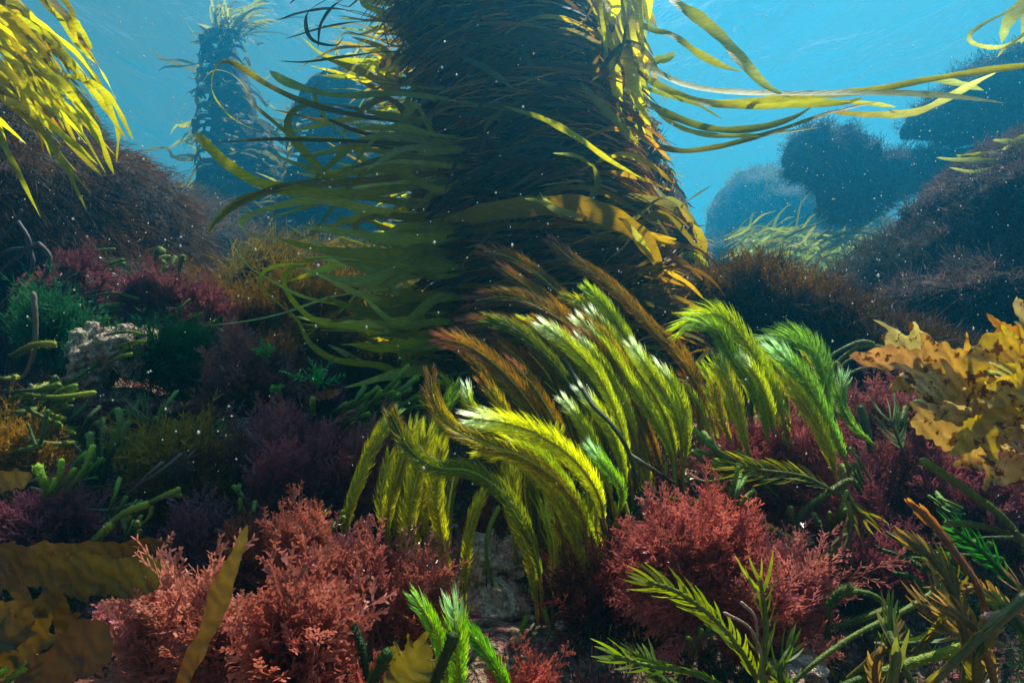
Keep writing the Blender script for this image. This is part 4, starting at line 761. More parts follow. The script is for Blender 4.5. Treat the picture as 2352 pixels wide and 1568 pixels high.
rb_("dense red bush beside the sprout of bright fronds at bottom centre", fan(850, 1500, .60, 8, 210, 40, 140, 0, sx=50, sy=22), (.20, .03, .018), (.42, .12, .08), w=.0028, na=34)
rb_("narrow upright salmon plume behind the big orange bush", fan(702, 1350, .64, 4, 175, 78, 104, 0, sx=14), SAL, SALT, w=.0026, na=26, spread=.22)
rb_("short pinkish red bush under the toothed brown blade", fan(300, 1520, .56, 6, 130, 40, 110, 0, sx=50, sy=20), (.30, .05, .05), (.52, .17, .17), w=.0026, na=26)
rb_("large dark rose bush leaning up to the right beside the feather clump", fan(640, 1260, .84, 10, 250, 38, 100, .02, sx=46, sy=34) + fan(740, 1180, .86, 6, 180, 45, 110), MAR, (.34, .085, .085), w=.0026, na=40, nb=11)
rb_("bright red bush right of the hanging stalks", fan(1640, 1420, .62, 9, 230, 70, 170, 0, sx=44, sy=24), RED, REDT, w=.0028, na=36)
rb_("red bush with pinkish tips joining the bright red one on its right", fan(1760, 1480, .62, 9, 200, 25, 120, 0, sx=44, sy=24), (.34, .045, .035), (.52, .14, .12), w=.0026, na=36)
rb_("dark maroon bush in the shade below the feather clump's right foot", fan(1440, 1480, .72, 8, 190, 60, 130, 0, sx=44, sy=24), (.10, .012, .014), (.2, .04, .035), w=.0026, na=30)
rb_("deep red bush in front of the right feather clump", fan(1815, 1160, .80, 8, 185, 96, 140, 0, sx=30, sy=22), MAR, (.38, .09, .09), w=.0026, na=34)
rb_("deep red bush lying low under the right feather clump", fan(1850, 1190, .78, 7, 170, 100, 175, 0, sx=40, sy=22), MAR, MART, w=.0026, na=30)
rb_("dull maroon bush between the right feather clump and the golden kelp", fan(2110, 1040, .95, 9, 170, 60, 165, 0, sx=44, sy=20), DMA, MART, w=.0028, na=34)
rb_("wide maroon bush below the golden kelp", fan(2130, 1230, .84, 12, 190, 30, 160, 0, sx=90, sy=26), DMA, (.26, .065, .07), w=.0026, na=34)
rb_("maroon bush at the right edge beneath the golden kelp", fan(2300, 1260, .82, 9, 190, 40, 150, 0, sx=70, sy=30), DMA, (.24, .06, .07), w=.0026, na=30)
rb_("dark maroon bush low between the big right tubes", fan(2030, 1390, .74, 8, 170, 40, 150, 0, sx=60, sy=20), DMA, DMAT, w=.0026, na=30)
rb_("brownish pink bush in the middle of the left-hand rocks", fan(560, 950, 1.05, 10, 130, 25, 165, -.02, sx=40, sy=14) + fan(560, 900, 1.08, 6, 110, 50, 150), (.12, .028, .022), (.28, .095, .07), w=.0030, na=34)
rb_("dusky purple-brown bush behind the brownish pink one", fan(530, 880, 1.2, 7, 110, 40, 150, 0, sx=50), (.14, .04, .045), (.27, .1, .1), w=.003, na=30)
rb_("purple-red bush at the far left under the grey twigs", fan(140, 730, 1.35, 9, 120, 30, 150, 0, sx=34, sy=16), PUR, (.2, .055, .065), w=.0034, na=34)
rb_("purple-red bush swept right, middle one of three on the left rocks", fan(290, 740, 1.3, 8, 120, 20, 95, 0, sx=40, sy=16), PUR, (.18, .05, .06), w=.0032, na=32)
rb_("purple-red bush swept right, nearest the brown filament bushes", fan(360, 745, 1.28, 7, 110, 20, 85, 0, sx=34, sy=16), PUR, (.19, .05, .06), w=.0032, na=32)
rb_("small dusky red bush low right of the three purple ones", fan(450, 760, 1.25, 5, 70, 30, 120, 0, sx=20), DMA, MART, w=.003, na=24)
rb_("dark plum bush at the left edge above the toothed blade", fan(110, 1290, .80, 11, 160, 30, 150, -.02, sx=60, sy=20), PUR, (.25, .075, .1), w=.0027, na=34)
rb_("dull violet bush above the end of the toothed brown blade", fan(470, 1330, .74, 8, 140, 50, 120, 0, sx=40, sy=20), (.10, .03, .055), (.22, .08, .115), w=.0026, na=30)
rb_("rust-brown bush behind the narrow salmon plume", fan(590, 1350, .72, 7, 130, 55, 130, 0, sx=40, sy=18), (.17, .04, .015), (.3, .08, .03), w=.0022, na=34)
rb_("small maroon bush in the dark gap left of the feather clump", fan(700, 950, 1.1, 7, 100, 30, 140, 0, sx=40), DMA, DMAT, w=.003, na=28)
rb_("low maroon sprigs on the bare rock between the left bushes", fan(620, 1050, .98, 6, 80, 40, 150, 0, sx=50), DMA, DMAT, w=.0026, na=24)
rb_("pinkish sprigs at the very bottom beside the sprout of bright fronds", fan(1180, 1620, .55, 5, 90, 50, 130, 0, sx=40), SAL, SALT, w=.0022, na=22)
rb_("salmon sprigs at the bottom edge right of the big orange bush", fan(800, 1640, .52, 6, 120, 50, 140, 0, sx=40), SAL, SALT, w=.0026, na=22)
rb_("small red sprigs hanging behind the fronds above the bare rock", fan(1130, 1250, .82, 6, 80, 40, 140, 0, sx=50, sy=20), (.2, .02, .02), (.34, .06, .05), w=.0022, na=24)
# ---------------------------------------------------------------- golden, brown and green bushes
hb = hair_bush
hb("golden-brown hairy bush at the left edge", fan(20, 1090, .88, 9, 110, 10, 150, 0, sx=40, sy=16), (.22, .10, .015), (.45, .26, .04), n=50, w=.0016)
hb("golden hairy bush left of the dark rose one", fan(415, 1110, .88, 9, 120, 20, 150, 0, sx=34, sy=16), (.20, .11, .015), (.42, .28, .04), n=50, w=.0016)
hb("dark brown hairy bush below the golden one", fan(430, 1200, .82, 9, 120, 20, 140, 0, sx=50, sy=16), (.06, .025, .008), (.14, .06, .015), n=50, w=.0018)
hb("brown hairy bush standing behind the left rocks, leftmost of the upright ones", fan(500, 760, 1.4, 5, 100, 75, 115, 0, sx=16), (.1, .05, .012), (.24, .13, .025), n=36, w=.002, spread=.25)
hb("brown hairy bush behind the left rocks, second of the upright ones", fan(575, 780, 1.4, 5, 110, 60, 110, 0, sx=22), (.1, .05, .012), (.24, .13, .025), n=36, w=.002, spread=.3)
hb("olive-brown hairy bush inside the big yellow kelp loop", fan(680, 730, 1.45, 8, 110, 10, 100, 0, sx=50), (.12, .07, .012), (.27, .17, .03), n=44, w=.002)
hb("rusty brown hairy bush above the brownish pink one", fan(530, 840, 1.25, 6, 80, 20, 130, 0, sx=40), (.13, .05, .012), (.27, .13, .03), n=40, w=.0018)
hb("olive hairy bush under the big yellow kelp loop", fan(720, 840, 1.4, 8, 100, 20, 140, 0, sx=60), (.09, .055, .012), (.2, .13, .025), n=40, w=.002)
hb("dark olive hairy bush right of the loop, near the column foot", fan(860, 900, 1.3, 8, 90, 20, 150, 0, sx=60), (.06, .04, .01), (.13, .09, .02), n=40, w=.002)
hb("deep green brush-like bush at the left, like a bunch of paint brushes", fan(110, 830, 1.1, 9, 130, 40, 120, 0, sx=26, sy=10), (.012, .05, .018), (.035, .13, .05), n=46, w=.0022, name="green_seaweed", cat="green seaweed", spread=.22, group=None)
hb("small deep green brush just below right of the larger green brush", fan(160, 850, 1.05, 5, 80, 20, 80, 0, sx=14), (.012, .05, .018), (.035, .13, .05), n=36, w=.002, name="green_seaweed", cat="green seaweed", spread=.22, group=None)
hb("blackish green feathery bush draping the pale rock's right side", fan(330, 860, 1.08, 9, 100, 0, 100, 0, sx=50, sy=14), (.008, .045, .015), (.02, .1, .03), n=44, w=.002, name="green_seaweed", cat="green seaweed", group=None)
hb("dark green bush above the brownish pink one's left side", fan(440, 830, 1.15, 6, 70, 10, 90, 0, sx=26), (.008, .05, .015), (.03, .12, .03), n=36, w=.002, name="green_seaweed", cat="green seaweed", group=None)
hb("tiny neon green sprig on top of the brownish pink bush", fan(612, 808, 1.0, 3, 15, 30, 150, 0, sx=6, sy=3), (.06, .28, .03), (.2, .55, .1), n=9, w=.002, name="green_seaweed", cat="green seaweed", group="neon green sprigs")
hb("tiny neon green sprig on the right flank of the brownish pink bush", fan(628, 900, .98, 3, 16, 0, 90, 0, sx=6, sy=3), (.06, .28, .03), (.2, .55, .1), n=9, w=.002, name="green_seaweed", cat="green seaweed", group="neon green sprigs")
hb("tiny bright green tuft beside the dark orange leaf", fan(722, 880, 1.0, 3, 16, 40, 120, 0, sx=6, sy=3), (.05, .3, .06), (.15, .55, .12), n=9, w=.002, name="green_seaweed", cat="green seaweed", group="neon green sprigs")
# ---------------------------------------------------------------- finger seaweeds, twigs
fc = finger_clump; FG, FT = (.04, .07, .01), (.2, .30, .03)
fc("cluster of green finger seaweed leaning right at the left edge, below the brushes", rand_fingers(70, 1000, .98, 16, .9, -.35, 110, 6, 40, 50, 8), col=FG, tip=FT)
fc("stacked bright-tipped green fingers pointing right at the far left edge", rand_fingers(10, 960, .92, 12, 1.0, -.15, 120, 7, 20, 60, 6), col=FG, tip=(0.39, 0.41, 0.042))
fc("long olive fingers streaming right above the purple bushes", rand_fingers(170, 660, 1.5, 22, 1.0, -.12, 150, 5, 60, 26, 10), col=(0.0476, 0.0656, 0.0084), tip=(0.157, 0.213, 0.021))
fc("green fingers curling up at the right end of the top row on the left", rand_fingers(350, 655, 1.45, 9, .35, -.8, 70, 6, 14, 10, 22), col=FG, tip=(0.17, 0.262, 0.042))
fc("bright green fingers in the gap between two purple bushes", rand_fingers(225, 700, 1.3, 10, 1.0, -.2, 90, 5, 20, 16, 8), col=FG, tip=(0.252, 0.344, 0.014))
fc("thin green fingers poking right out of the third purple bush", rand_fingers(420, 730, 1.22, 10, .9, -.35, 80, 4, 24, 20, 10), col=FG, tip=(0.229, 0.295, 0.035))
fc("few lime-tipped green fingers lying across the pale rock", [([(250, 822, .98), (290, 800, .98), (322, 785, .98)], 3.5), ([(252, 806, .98), (300, 786, .98), (338, 784, .98)], 3.5), ([(245, 836, .98), (280, 818, .98), (305, 812, .98)], 4), ([(240, 770, .98), (290, 762, .98), (325, 766, .98)], 4)], col=FG, tip=(0.432, 0.492, 0.021))
fc("dark green fingers looping over the rock below the pale rock", rand_fingers(150, 1010, .95, 16, .5, -.5, 110, 6, 110, 26, 40), col=(0.0448, 0.0738, 0.0126), tip=(0.127, 0.213, 0.056))
fc("pale-tipped upright fingers beside the golden bush", [([(200, 1130, .85), (215, 1060, .84), (208, 1020, .84), (206, 990, .84)], 7), ([(235, 1110, .84), (250, 1050, .83), (280, 1000, .82), (295, 965, .82)], 8), ([(285, 1030, .82), (278, 975, .82), (270, 935, .82)], 7), ([(255, 1050, .83), (262, 1000, .83), (262, 985, .83)], 6), ([(300, 1100, .85), (330, 1070, .85), (372, 1050, .85)], 5)], col=(0.0614, 0.0984, 0.014), tip=(0.228, 0.328, 0.084))
fc("sprout of neon-tipped fingers and flat blades above the plum bush", [([(110, 1140, .75), (100, 1105, .74), (85, 1065, .74)], 9), ([(118, 1130, .75), (135, 1100, .74), (142, 1052, .74)], 6), ([(125, 1135, .75), (150, 1105, .75), (172, 1075, .74)], 5), ([(105, 1135, .75), (120, 1120, .74), (130, 1096, .74)], 6), ([(150, 1130, .75), (190, 1080, .74), (215, 1020, .74)], 6)], col=(0.104, 0.164, 0.014), tip=(0.404, 0.574, 0.042))
fc("long jointed finger seaweed branching up to the right above the toothed blade", [([(205, 1250, .72), (240, 1215, .71), (290, 1175, .70), (345, 1155, .70)], 8), ([(200, 1262, .72), (225, 1235, .71), (258, 1200, .70)], 9), ([(300, 1170, .71), (350, 1150, .70), (395, 1130, .70), (415, 1120, .70)], 6), ([(300, 1220, .71), (340, 1190, .70), (350, 1160, .70)], 4), ([(380, 1140, .7), (405, 1135, .7), (418, 1138, .7)], 5)], col=(0.1, 0.15, 0.04), tip=(0.37, 0.41, 0.035))
fc("stubby pale green finger cluster above the toothed blade", rand_fingers(300, 1225, .72, 8, .1, -1, 35, 5, 14, 8, 4, .01), col=(0.0952, 0.131, 0.021), tip=(0.36, 0.41, 0.07))
fc("pale twig seaweed branching across the lower left", [([(255, 1170, .78), (310, 1120, .78), (370, 1080, .78), (420, 1040, .78)], 4), ([(300, 1130, .78), (340, 1090, .78), (375, 1060, .78)], 4), ([(70, 1120, .8), (100, 1130, .8), (130, 1160, .8)], 6), ([(60, 1110, .8), (85, 1100, .8), (100, 1090, .8)], 5), ([(190, 1170, .78), (250, 1170, .78), (330, 1150, .78)], 5)], name="twig_seaweed", cat="seaweed", col=(0.16, 0.12, 0.09), tip=(0.3, 0.25, 0.17), group=None, part="twig")
fc("grey-brown bare twigs against the dark slope at the far left", [([(-20, 720, 1.3), (40, 660, 1.3), (75, 610, 1.3), (60, 540, 1.3)], 5), ([(60, 690, 1.3), (100, 640, 1.3), (115, 590, 1.3), (85, 555, 1.3)], 5), ([(-20, 640, 1.3), (40, 590, 1.3), (70, 560, 1.3), (40, 505, 1.3)], 4), ([(-10, 560, 1.3), (30, 520, 1.3), (50, 480, 1.3)], 4), ([(-20, 600, 1.3), (20, 575, 1.3), (60, 570, 1.3), (95, 560, 1.3)], 5), ([(20, 680, 1.3), (90, 650, 1.3), (140, 640, 1.3)], 4)], name="twig_seaweed", cat="seaweed", col=(0.07, 0.05, 0.045), tip=(0.12, 0.09, 0.08), group=None, part="twig")
fc("tall pale brown stalk curving in front of the deep green brush", [([(25, 885, .95), (60, 855, .95), (78, 800, .94), (82, 740, .94), (76, 668, .94)], 6), ([(82, 1010, .95), (78, 940, .94), (70, 880, .94)], 5)], name="twig_seaweed", cat="seaweed", col=(0.2, 0.15, 0.1), tip=(0.26, 0.2, 0.14), group=None, part="twig")
fc("small bright green fan of fingers at the column foot beside the feather clump", rand_fingers(850, 945, .92, 20, .9, -.6, 75, 6, 34, 16, 8, .02), col=(0.0896, 0.148, 0.014), tip=(0.25, 0.41, 0.021))
fc("row of green stubby fingers lying beside the reddish twig near the column foot", rand_fingers(800, 955, .95, 14, .95, -.45, 60, 6, 26, 10, 6, .02), col=(0.073, 0.123, 0.014), tip=(0.27, 0.41, 0.021))
fc("reddish brown twig lying over the green stubby fingers", [([(800, 985, .9), (830, 955, .9), (860, 915, .9)], 5), ([(815, 1005, .9), (880, 970, .9), (960, 930, .9)], 5)], name="twig_seaweed", cat="seaweed", col=(0.2, 0.07, 0.04), tip=(0.28, 0.12, 0.06), group=None, part="twig")
fc("green finger tuft at the bottom edge, far left corner", [([(-10, 1600, .42), (20, 1560, .42), (60, 1532, .42), (66, 1525, .42)], 9), ([(-30, 1570, .42), (5, 1545, .42), (18, 1535, .42)], 7)], col=(0.094, 0.164, 0.014), tip=(0.332, 0.492, 0.021))
fc("dark green tube curving under the red bush at bottom left of centre", [([(845, 1560, .47), (832, 1490, .47), (810, 1440, .48), (760, 1410, .5)], 12)], col=(0.021, 0.041, 0.0056), tip=(0.0398, 0.0738, 0.007), group="dark green tubes at the bottom centre")
fc("short dark green tube standing at the bottom, left of the foreground sprout", [([(820, 1640, .43), (860, 1560, .43), (895, 1490, .43)], 15)], col=(0.0282, 0.0492, 0.007), tip=(0.042, 0.082, 0.007), group="dark green tubes at the bottom centre")
fc("dark green tube leaning over the foreground sprout", [([(980, 1620, .42), (1010, 1540, .42), (1045, 1450, .42)], 14)], col=(0.023, 0.041, 0.007), tip=(0.0376, 0.0656, 0.0084), group="dark green tubes at the bottom centre")
# right side tubes
fc("long olive tube slanting down to the right edge over the maroon seaweed", [([(2420, 1380, .52), (2370, 1280, .53), (2310, 1195, .54), (2220, 1125, .55), (2112, 1053, .56)], 10), ([(2320, 1225, .54), (2240, 1205, .54), (2170, 1200, .54)], 8)], col=(0.1, 0.13, 0.02), tip=(0.16, 0.2, 0.03), group="thick tubes in the lower right")
fc("thick green tube with glowing blunt end low on the right", [([(1850, 1640, .5), (1950, 1570, .5), (2100, 1520, .5), (2200, 1490, .5), (2235, 1480, .5)], 12)], col=(0.0398, 0.0738, 0.0056), tip=(0.29, 0.41, 0.014), group="thick tubes in the lower right")
fc("olive tube arching across the lower right corner from left to right", [([(1750, 1640, .52), (1850, 1540, .52), (1960, 1460, .53), (2080, 1400, .54), (2190, 1330, .55)], 7)], col=(0.09, 0.13, 0.015), tip=(0.14, 0.19, 0.02), group="thick tubes in the lower right")
fc("arched green tube between the red bush and the orange spiky stalk", [([(1900, 1480, .58), (1905, 1400, .58), (1950, 1360, .58), (2010, 1370, .58), (2060, 1420, .58), (2090, 1470, .58)], 8), ([(1900, 1390, .57), (1925, 1360, .57), (1960, 1345, .57)], 9), ([(1910, 1440, .57), (1980, 1420, .57), (2050, 1395, .57)], 8)], col=(0.0542, 0.0902, 0.0084), tip=(0.144, 0.164, 0.014), group="thick tubes in the lower right")
fc("forked green tube seaweed right of the bright red bush", [([(1870, 1270, .66), (1830, 1220, .66), (1850, 1170, .66), (1920, 1120, .67), (1960, 1100, .67)], 8), ([(1835, 1230, .66), (1820, 1190, .66), (1815, 1160, .66)], 7), ([(1870, 1250, .66), (1810, 1235, .66), (1755, 1205, .66)], 8)], col=(0.0564, 0.0984, 0.007), tip=(0.168, 0.18, 0.014), group="thick tubes in the lower right")
fc("dark green blue-tinged tubes crossing beside the right feather clump", [([(1905, 1070, .82), (1925, 1000, .82), (1905, 930, .82), (1898, 880, .82)], 8), ([(1870, 985, .83), (1880, 930, .83), (1868, 890, .83)], 7), ([(2000, 1040, .82), (1990, 990, .82), (1975, 930, .82)], 8)], col=(0.0564, 0.0984, 0.035), tip=(0.108, 0.18, 0.07), group=None)
fc("arched olive fingers left of the golden kelp", [([(1900, 880, 1.0), (1925, 830, 1.0), (1980, 795, 1.0), (2040, 800, 1.0)], 5), ([(1910, 880, 1.0), (1940, 835, 1.0), (1990, 812, 1.0), (2020, 812, 1.0)], 5), ([(1890, 840, 1.0), (1920, 810, 1.0), (1975, 785, 1.0), (2010, 790, 1.0)], 5), ([(1930, 870, 1.0), (1970, 850, 1.0), (2010, 840, 1.0)], 5), ([(1900, 900, .98), (1912, 850, .98), (1925, 830, .98)], 7)], col=(0.0786, 0.107, 0.014), tip=(0.173, 0.197, 0.021), group=None)
fc("bright green flat fingers low left of the right clump's red bush", rand_fingers(1720, 1100, .74, 16, -.9, -.55, 110, 6, 40, 22, 8, .02), col=(0.0586, 0.107, 0.0084), tip=(0.219, 0.295, 0.021), group=None)
fc("vivid green fingers beneath the right edge of the bright red bush's top", rand_fingers(1700, 1230, .70, 12, -.5, -.6, 80, 6, 34, 18, 8, .02), col=(0.0508, 0.115, 0.007), tip=(0.168, 0.328, 0.014), group=None)
fc("vivid green fingers behind the orange spiky stalk", rand_fingers(2130, 1270, .66, 16, .9, .2, 120, 7, 60, 26, 10, .02), col=(0.037, 0.082, 0.007), tip=(0.116, 0.246, 0.014), group=None)
fc("small green fingers poking out of the dull maroon bush", rand_fingers(2090, 980, .86, 9, .3, -.8, 60, 6, 50, 30, 8, .02), col=(0.0608, 0.115, 0.014), tip=(0.179, 0.295, 0.035), group=None)
fc("upright green stubs among the base of the right feather clump", rand_fingers(1790, 990, .88, 16, .1, -1, 70, 6, 60, 20, 8, .03), col=(0.063, 0.123, 0.014), tip=(0.188, 0.328, 0.028), group=None)
# coarse pinnate fronds
def coarse(label, P, wpx, col, tip, lw=.0035, npm=170, stem=.15, ang=50, group="coarse pinnate fronds", mat=None, name="pinnate_seaweed", curlf=.5):
    P = WP(P); w = wpx / F * P[:, 1].mean(); e = empty(name, P[-1]); tag(e, label, "green seaweed", group); seed = int(abs(P[0, 0] * 991 + P[0, 2] * 77) * 10) % 9973
    C, leaf = feather_geo(P, w, col, tip, n_per_m=npm, lw=lw, seed=seed, stem=stem, ranks=2, ang=ang, curlf=curlf)
    leaf.build("leaflets", mat or M_feather, e, origin=P[-1]); mb = MB(); tube(mb, C[::-1], lw * .8, col, n=30, m=7, r2=lw * .45, cap=False); mb.build("stem", M_stem, e, origin=P[-1])
CO, COT = (.15, .18, .015), (.26, .28, .03)
coarse("coarse olive pinnate frond overlapping the lower left of the red bushes, pointing up left", [(1488,1335,.50),(1560,1360,.50),(1640,1420,.50),(1700,1490,.50),(1760,1600,.51)], 95, CO, COT)
coarse("coarse green pinnate frond lying nearly level along the bottom", [(1412,1505,.48),(1500,1530,.48),(1600,1545,.48),(1700,1600,.48)], 85, (.11, .17, .012), (.2, .28, .03))
coarse("coarse pinnate frond with long curved branches at the bottom right of centre", [(1745,1330,.50),(1760,1420,.50),(1755,1500,.49),(1745,1620,.49)], 110, CO, COT, npm=110)
coarse("olive pinnate frond lying left across the maroon seaweed below the right clump", [(1690,1070,.66),(1760,1080,.66),(1850,1095,.66),(1935,1140,.67)], 90, (.16,.16,.02), (.22,.2,.04), npm=190, lw=.003)
coarse("drooping olive pinnate frond at the foot of the right clump", [(1985,1190,.66),(1960,1160,.66),(1940,1120,.67),(1930,1080,.68)], 90, (.13,.12,.015), (.2,.16,.03), npm=150)
coarse("brownish pinnate frond hanging above the arched green tube", [(1880,1300,.62),(1930,1270,.62),(1955,1210,.63),(1950,1150,.64)], 90, (.12,.1,.02), (.17,.13,.04), npm=170)
coarse("grey-brown comb-like frond in the lower left thicket", [(425,1050,.80),(380,1085,.80),(320,1110,.80),(240,1130,.80)], 62, (.12,.09,.07), (.18,.14,.11), npm=260, lw=.0018)
coarse("small grey-olive fan frond below the dark loops on the left", [(330,950,.88),(345,975,.88),(362,1010,.88)], 110, (.09,.11,.05), (.16,.18,.08), npm=420, lw=.002)
coarse("dark green comb frond near the golden bush", [(585,1010,.90),(570,1060,.90),(540,1110,.90)], 80, (.01,.07,.015), (.03,.14,.03), npm=260, lw=.002)
coarse("dark green comb frond in the lower left thicket, left of the grey-brown one", [(200,1060,.86),(240,1090,.85),(300,1110,.85)], 80, (.015,.07,.015), (.03,.12,.03), npm=260, lw=.002)
coarse("grey-green comb frond in the dull maroon bush right of centre", [(2045,965,.82),(2060,1000,.82),(2075,1040,.82)], 100, (.08,.12,.05), (.16,.2,.1), npm=260, lw=.0022)
coarse("small brown comb frond under the feather clump's right foot", [(1650,1075,.74),(1690,1110,.74),(1725,1170,.74)], 46, (.13,.07,.05), (.22,.12,.09), npm=260, lw=.002)
coarse("orange-brown knobbly spike rising from the lower right corner", [(2098,1160,.50),(2150,1210,.50),(2210,1290,.49),(2255,1370,.48),(2262,1470,.48),(2235,1620,.48)], 46, (.33,.13,.04), (.42,.2,.07), npm=260, lw=.0045, ang=35, group=None)
coarse("blurred olive-orange pinnate frond left of the knobbly spike", [(2088,1240,.5),(2150,1290,.49),(2200,1380,.48),(2220,1500,.47),(2210,1620,.47)], 70, (.16,.12,.03), (.28,.17,.05), npm=200, lw=.004, ang=35)
coarse("olive pinnate frond in the bottom right corner, upright", [(2040,1450,.46),(2060,1500,.45),(2050,1560,.45),(2040,1640,.45)], 80, (.2,.2,.04), (.28,.26,.06), npm=110, lw=.006, ang=35)
coarse("olive frond in the bottom right corner, leaning left from the edge", [(2150,1560,.44),(2230,1480,.44),(2300,1420,.44),(2400,1330,.45)], 80, (.17,.14,.03), (.26,.2,.05), npm=130, lw=.006, ang=35)
coarse("green frond seen edge-on behind the knobbly spike", [(2190,1215,.60),(2250,1260,.60),(2300,1310,.60),(2350,1360,.60)], 90, (.02,.13,.01), (.07,.3,.02), npm=200, lw=.003)
fc("pinkish knobbly stub entering from the right edge near the bottom", [([(2400, 1385, .46), (2340, 1398, .46), (2290, 1412, .46), (2255, 1425, .46)], 10)], name="twig_seaweed", cat="seaweed", col=(0.4, 0.17, 0.1), tip=(0.45, 0.22, 0.14), group=None, part="twig", bump=.6)
fc("thin pale curved stalks over the red bush near the bottom", [([(1740, 1560, .47), (1748, 1500, .47), (1720, 1440, .47), (1660, 1405, .47)], 4), ([(1740, 1500, .47), (1735, 1420, .47), (1700, 1380, .47)], 4)], name="twig_seaweed", cat="seaweed", col=(0.3, 0.17, 0.11), tip=(0.4, 0.24, 0.17), group=None, part="twig")
for i, (x, y, a, L, d) in enumerate([(1950, 1560, 60, 190, .50), (2120, 1600, 110, 220, .47), (2290, 1590, 120, 230, .46), (1880, 1600, 140, 180, .52), (2010, 1480, 20, 170, .56), (2300, 1480, 150, 200, .52), (2180, 1440, 100, 150, .56), (1640, 1600, 150, 170, .5), (2350, 1420, 160, 180, .55), (2250, 1640, 80, 200, .45), (2380, 1600, 110, 220, .47), (2020, 1640, 80, 190, .48), (2100, 1500, 70, 160, .52), (1830, 1640, 95, 160, .50), (2370, 1500, 100, 160, .5)]):
    a = math.radians(a); ux, uy = math.cos(a), -math.sin(a); b = 30 * (-1)**i
    coarse("olive-brown coarse frond lost in the tangle of the lower right corner", [(x + ux * L, y + uy * L, d), (x + ux * L * .66 - uy * b, y + uy * L * .66 + ux * b, d - .01), (x + ux * L * .3 - uy * b * .6, y + uy * L * .3 + ux * b * .6, d), (x, y, d + .01)], rng.uniform(60, 90), [(.15, .12, .02), (.08, .13, .015), (.22, .13, .04)][i % 3], [(.24, .17, .04), (.15, .24, .03), (.34, .2, .08)][i % 3], npm=150, lw=.004, ang=42)
for i, (x, y, d, L, a) in enumerate([(560, 1170, .72, 45, 95), (1000, 1460, .62, 90, 40), (735, 1240, .70, 60, 60), (470, 1010, .95, 60, 30), (560, 1120, .85, 60, 40), (340, 1010, .92, 80, 60), (1660, 1180, .66, 80, 70), (1980, 1120, .74, 70, 120), (2200, 1180, .66, 80, 140), (1900, 1220, .66, 80, 80), (270, 1180, .76, 70, 20), (60, 930, 1.0, 80, 20), (1590, 1500, .58, 60, 80), (780, 1000, .92, 70, 30), (160, 1110, .82, 70, 40)]):
    a = math.radians(a); fc("small sprig of green finger seaweed poking up between the bushes", rand_fingers(x, y, d, 6, math.cos(a), -math.sin(a), L, 4.5, 12, 8, 8, .01), col=(.05, .11, .015), tip=(.22, .36, .04), group="small green sprigs between the bushes")
# ---------------------------------------------------------------- golden kelp on the right
def blade(mb, P, wpx, col, col2=None, teeth=.9, nt=6, ruff=.12, seed=0, n=90, twist=None, cup=.1, tip=.25, root=.12):
    P = WP(P); ribbon(mb, P, wpx / F * P[:, 1].mean(), col, n=n, m=9, teeth=0, ruff=ruff, seed=seed, twist=twist, cup=cup, tip=tip, root=root, col2=col2)
    V = mb.v[-1].reshape(n, 9, 3).astype(float); mid = V[:, 4:5]; t = np.linspace(0, 1, n); T = tangents(V[:, 4]); rr = np.random.default_rng(seed)
    for s in (0, 1):   # forward-pointing lobes along both edges
        ph = rr.random(); u = (t * nt * (1 + .12 * np.sin(t * 7 + ph * 6)) + ph) % 1.0; lobe = np.where(u < .8, (u / .8)**1.4, 1 - (u - .8) / .2) * rr.uniform(.6, 1.2)
        js = range(4) if s == 0 else range(5, 9)
        for j in js:
            e = abs(j - 4) / 4.0; k = (1 + teeth * (lobe - .35) * e**1.5)
            k = k + teeth * .10 * e**4 * np.sin(t * nt * 31 + j) ; V[:, j] = mid[:, 0] + (V[:, j] - mid[:, 0]) * k[:, None] + T * (lobe * teeth * e**2 * wpx / F * .28)[:, None]
    mb.v[-1] = V.reshape(-1, 3).astype(np.float32)
def mat_spotted(name):
    m = mat_vein(name, trans=.45, rough=.4, spec=.5, bump=.8, bscale=80, tboost=1.4); nt = m.node_tree; N = nt.nodes.new; L = nt.links.new
    at = [n for n in nt.nodes if n.type == 'ATTRIBUTE'][0]; mx = [n for n in nt.nodes if n.type == 'MIX'][0]
    tc = N("ShaderNodeTexCoord"); no = N("ShaderNodeTexNoise"); no.inputs["Scale"].default_value = 75; no.inputs["Detail"].default_value = 5; no.inputs["Roughness"].default_value = .6
    L(tc.outputs["Object"], no.inputs["Vector"]); cr = N("ShaderNodeMapRange"); cr.inputs[1].default_value = .55; cr.inputs[2].default_value = .60; L(no.outputs["Fac"], cr.inputs[0])
    sp = N("ShaderNodeMix"); sp.data_type = 'RGBA'; L(cr.outputs[0], sp.inputs[0]); L(at.outputs["Color"], sp.inputs[6]); sp.inputs[7].default_value = (.12, .04, .008, 1); L(sp.outputs[2], mx.inputs[6])
    return m
M_spot = mat_spotted("spotted_golden_kelp_tissue")
GO, GT, GB = (.54, .38, .07), (.60, .43, .18), (.56, .48, .06)
def leafy(name, label, blades, cat="kelp", group=None, mat=None):
    org = W(*blades[0][0][-1]); e = empty(name, org); tag(e, label, cat, group)
    for i, (P, w, c, c2, kw) in enumerate(blades):
        mb = MB(); blade(mb, P, w, J(c, .1), J(c2, .1), seed=i * 7 + len(label), **kw); mb.build("blade", mat or M_spot, e, origin=org)
        bpy.context.scene.collection.objects[-1].location = (0, 0, 0)
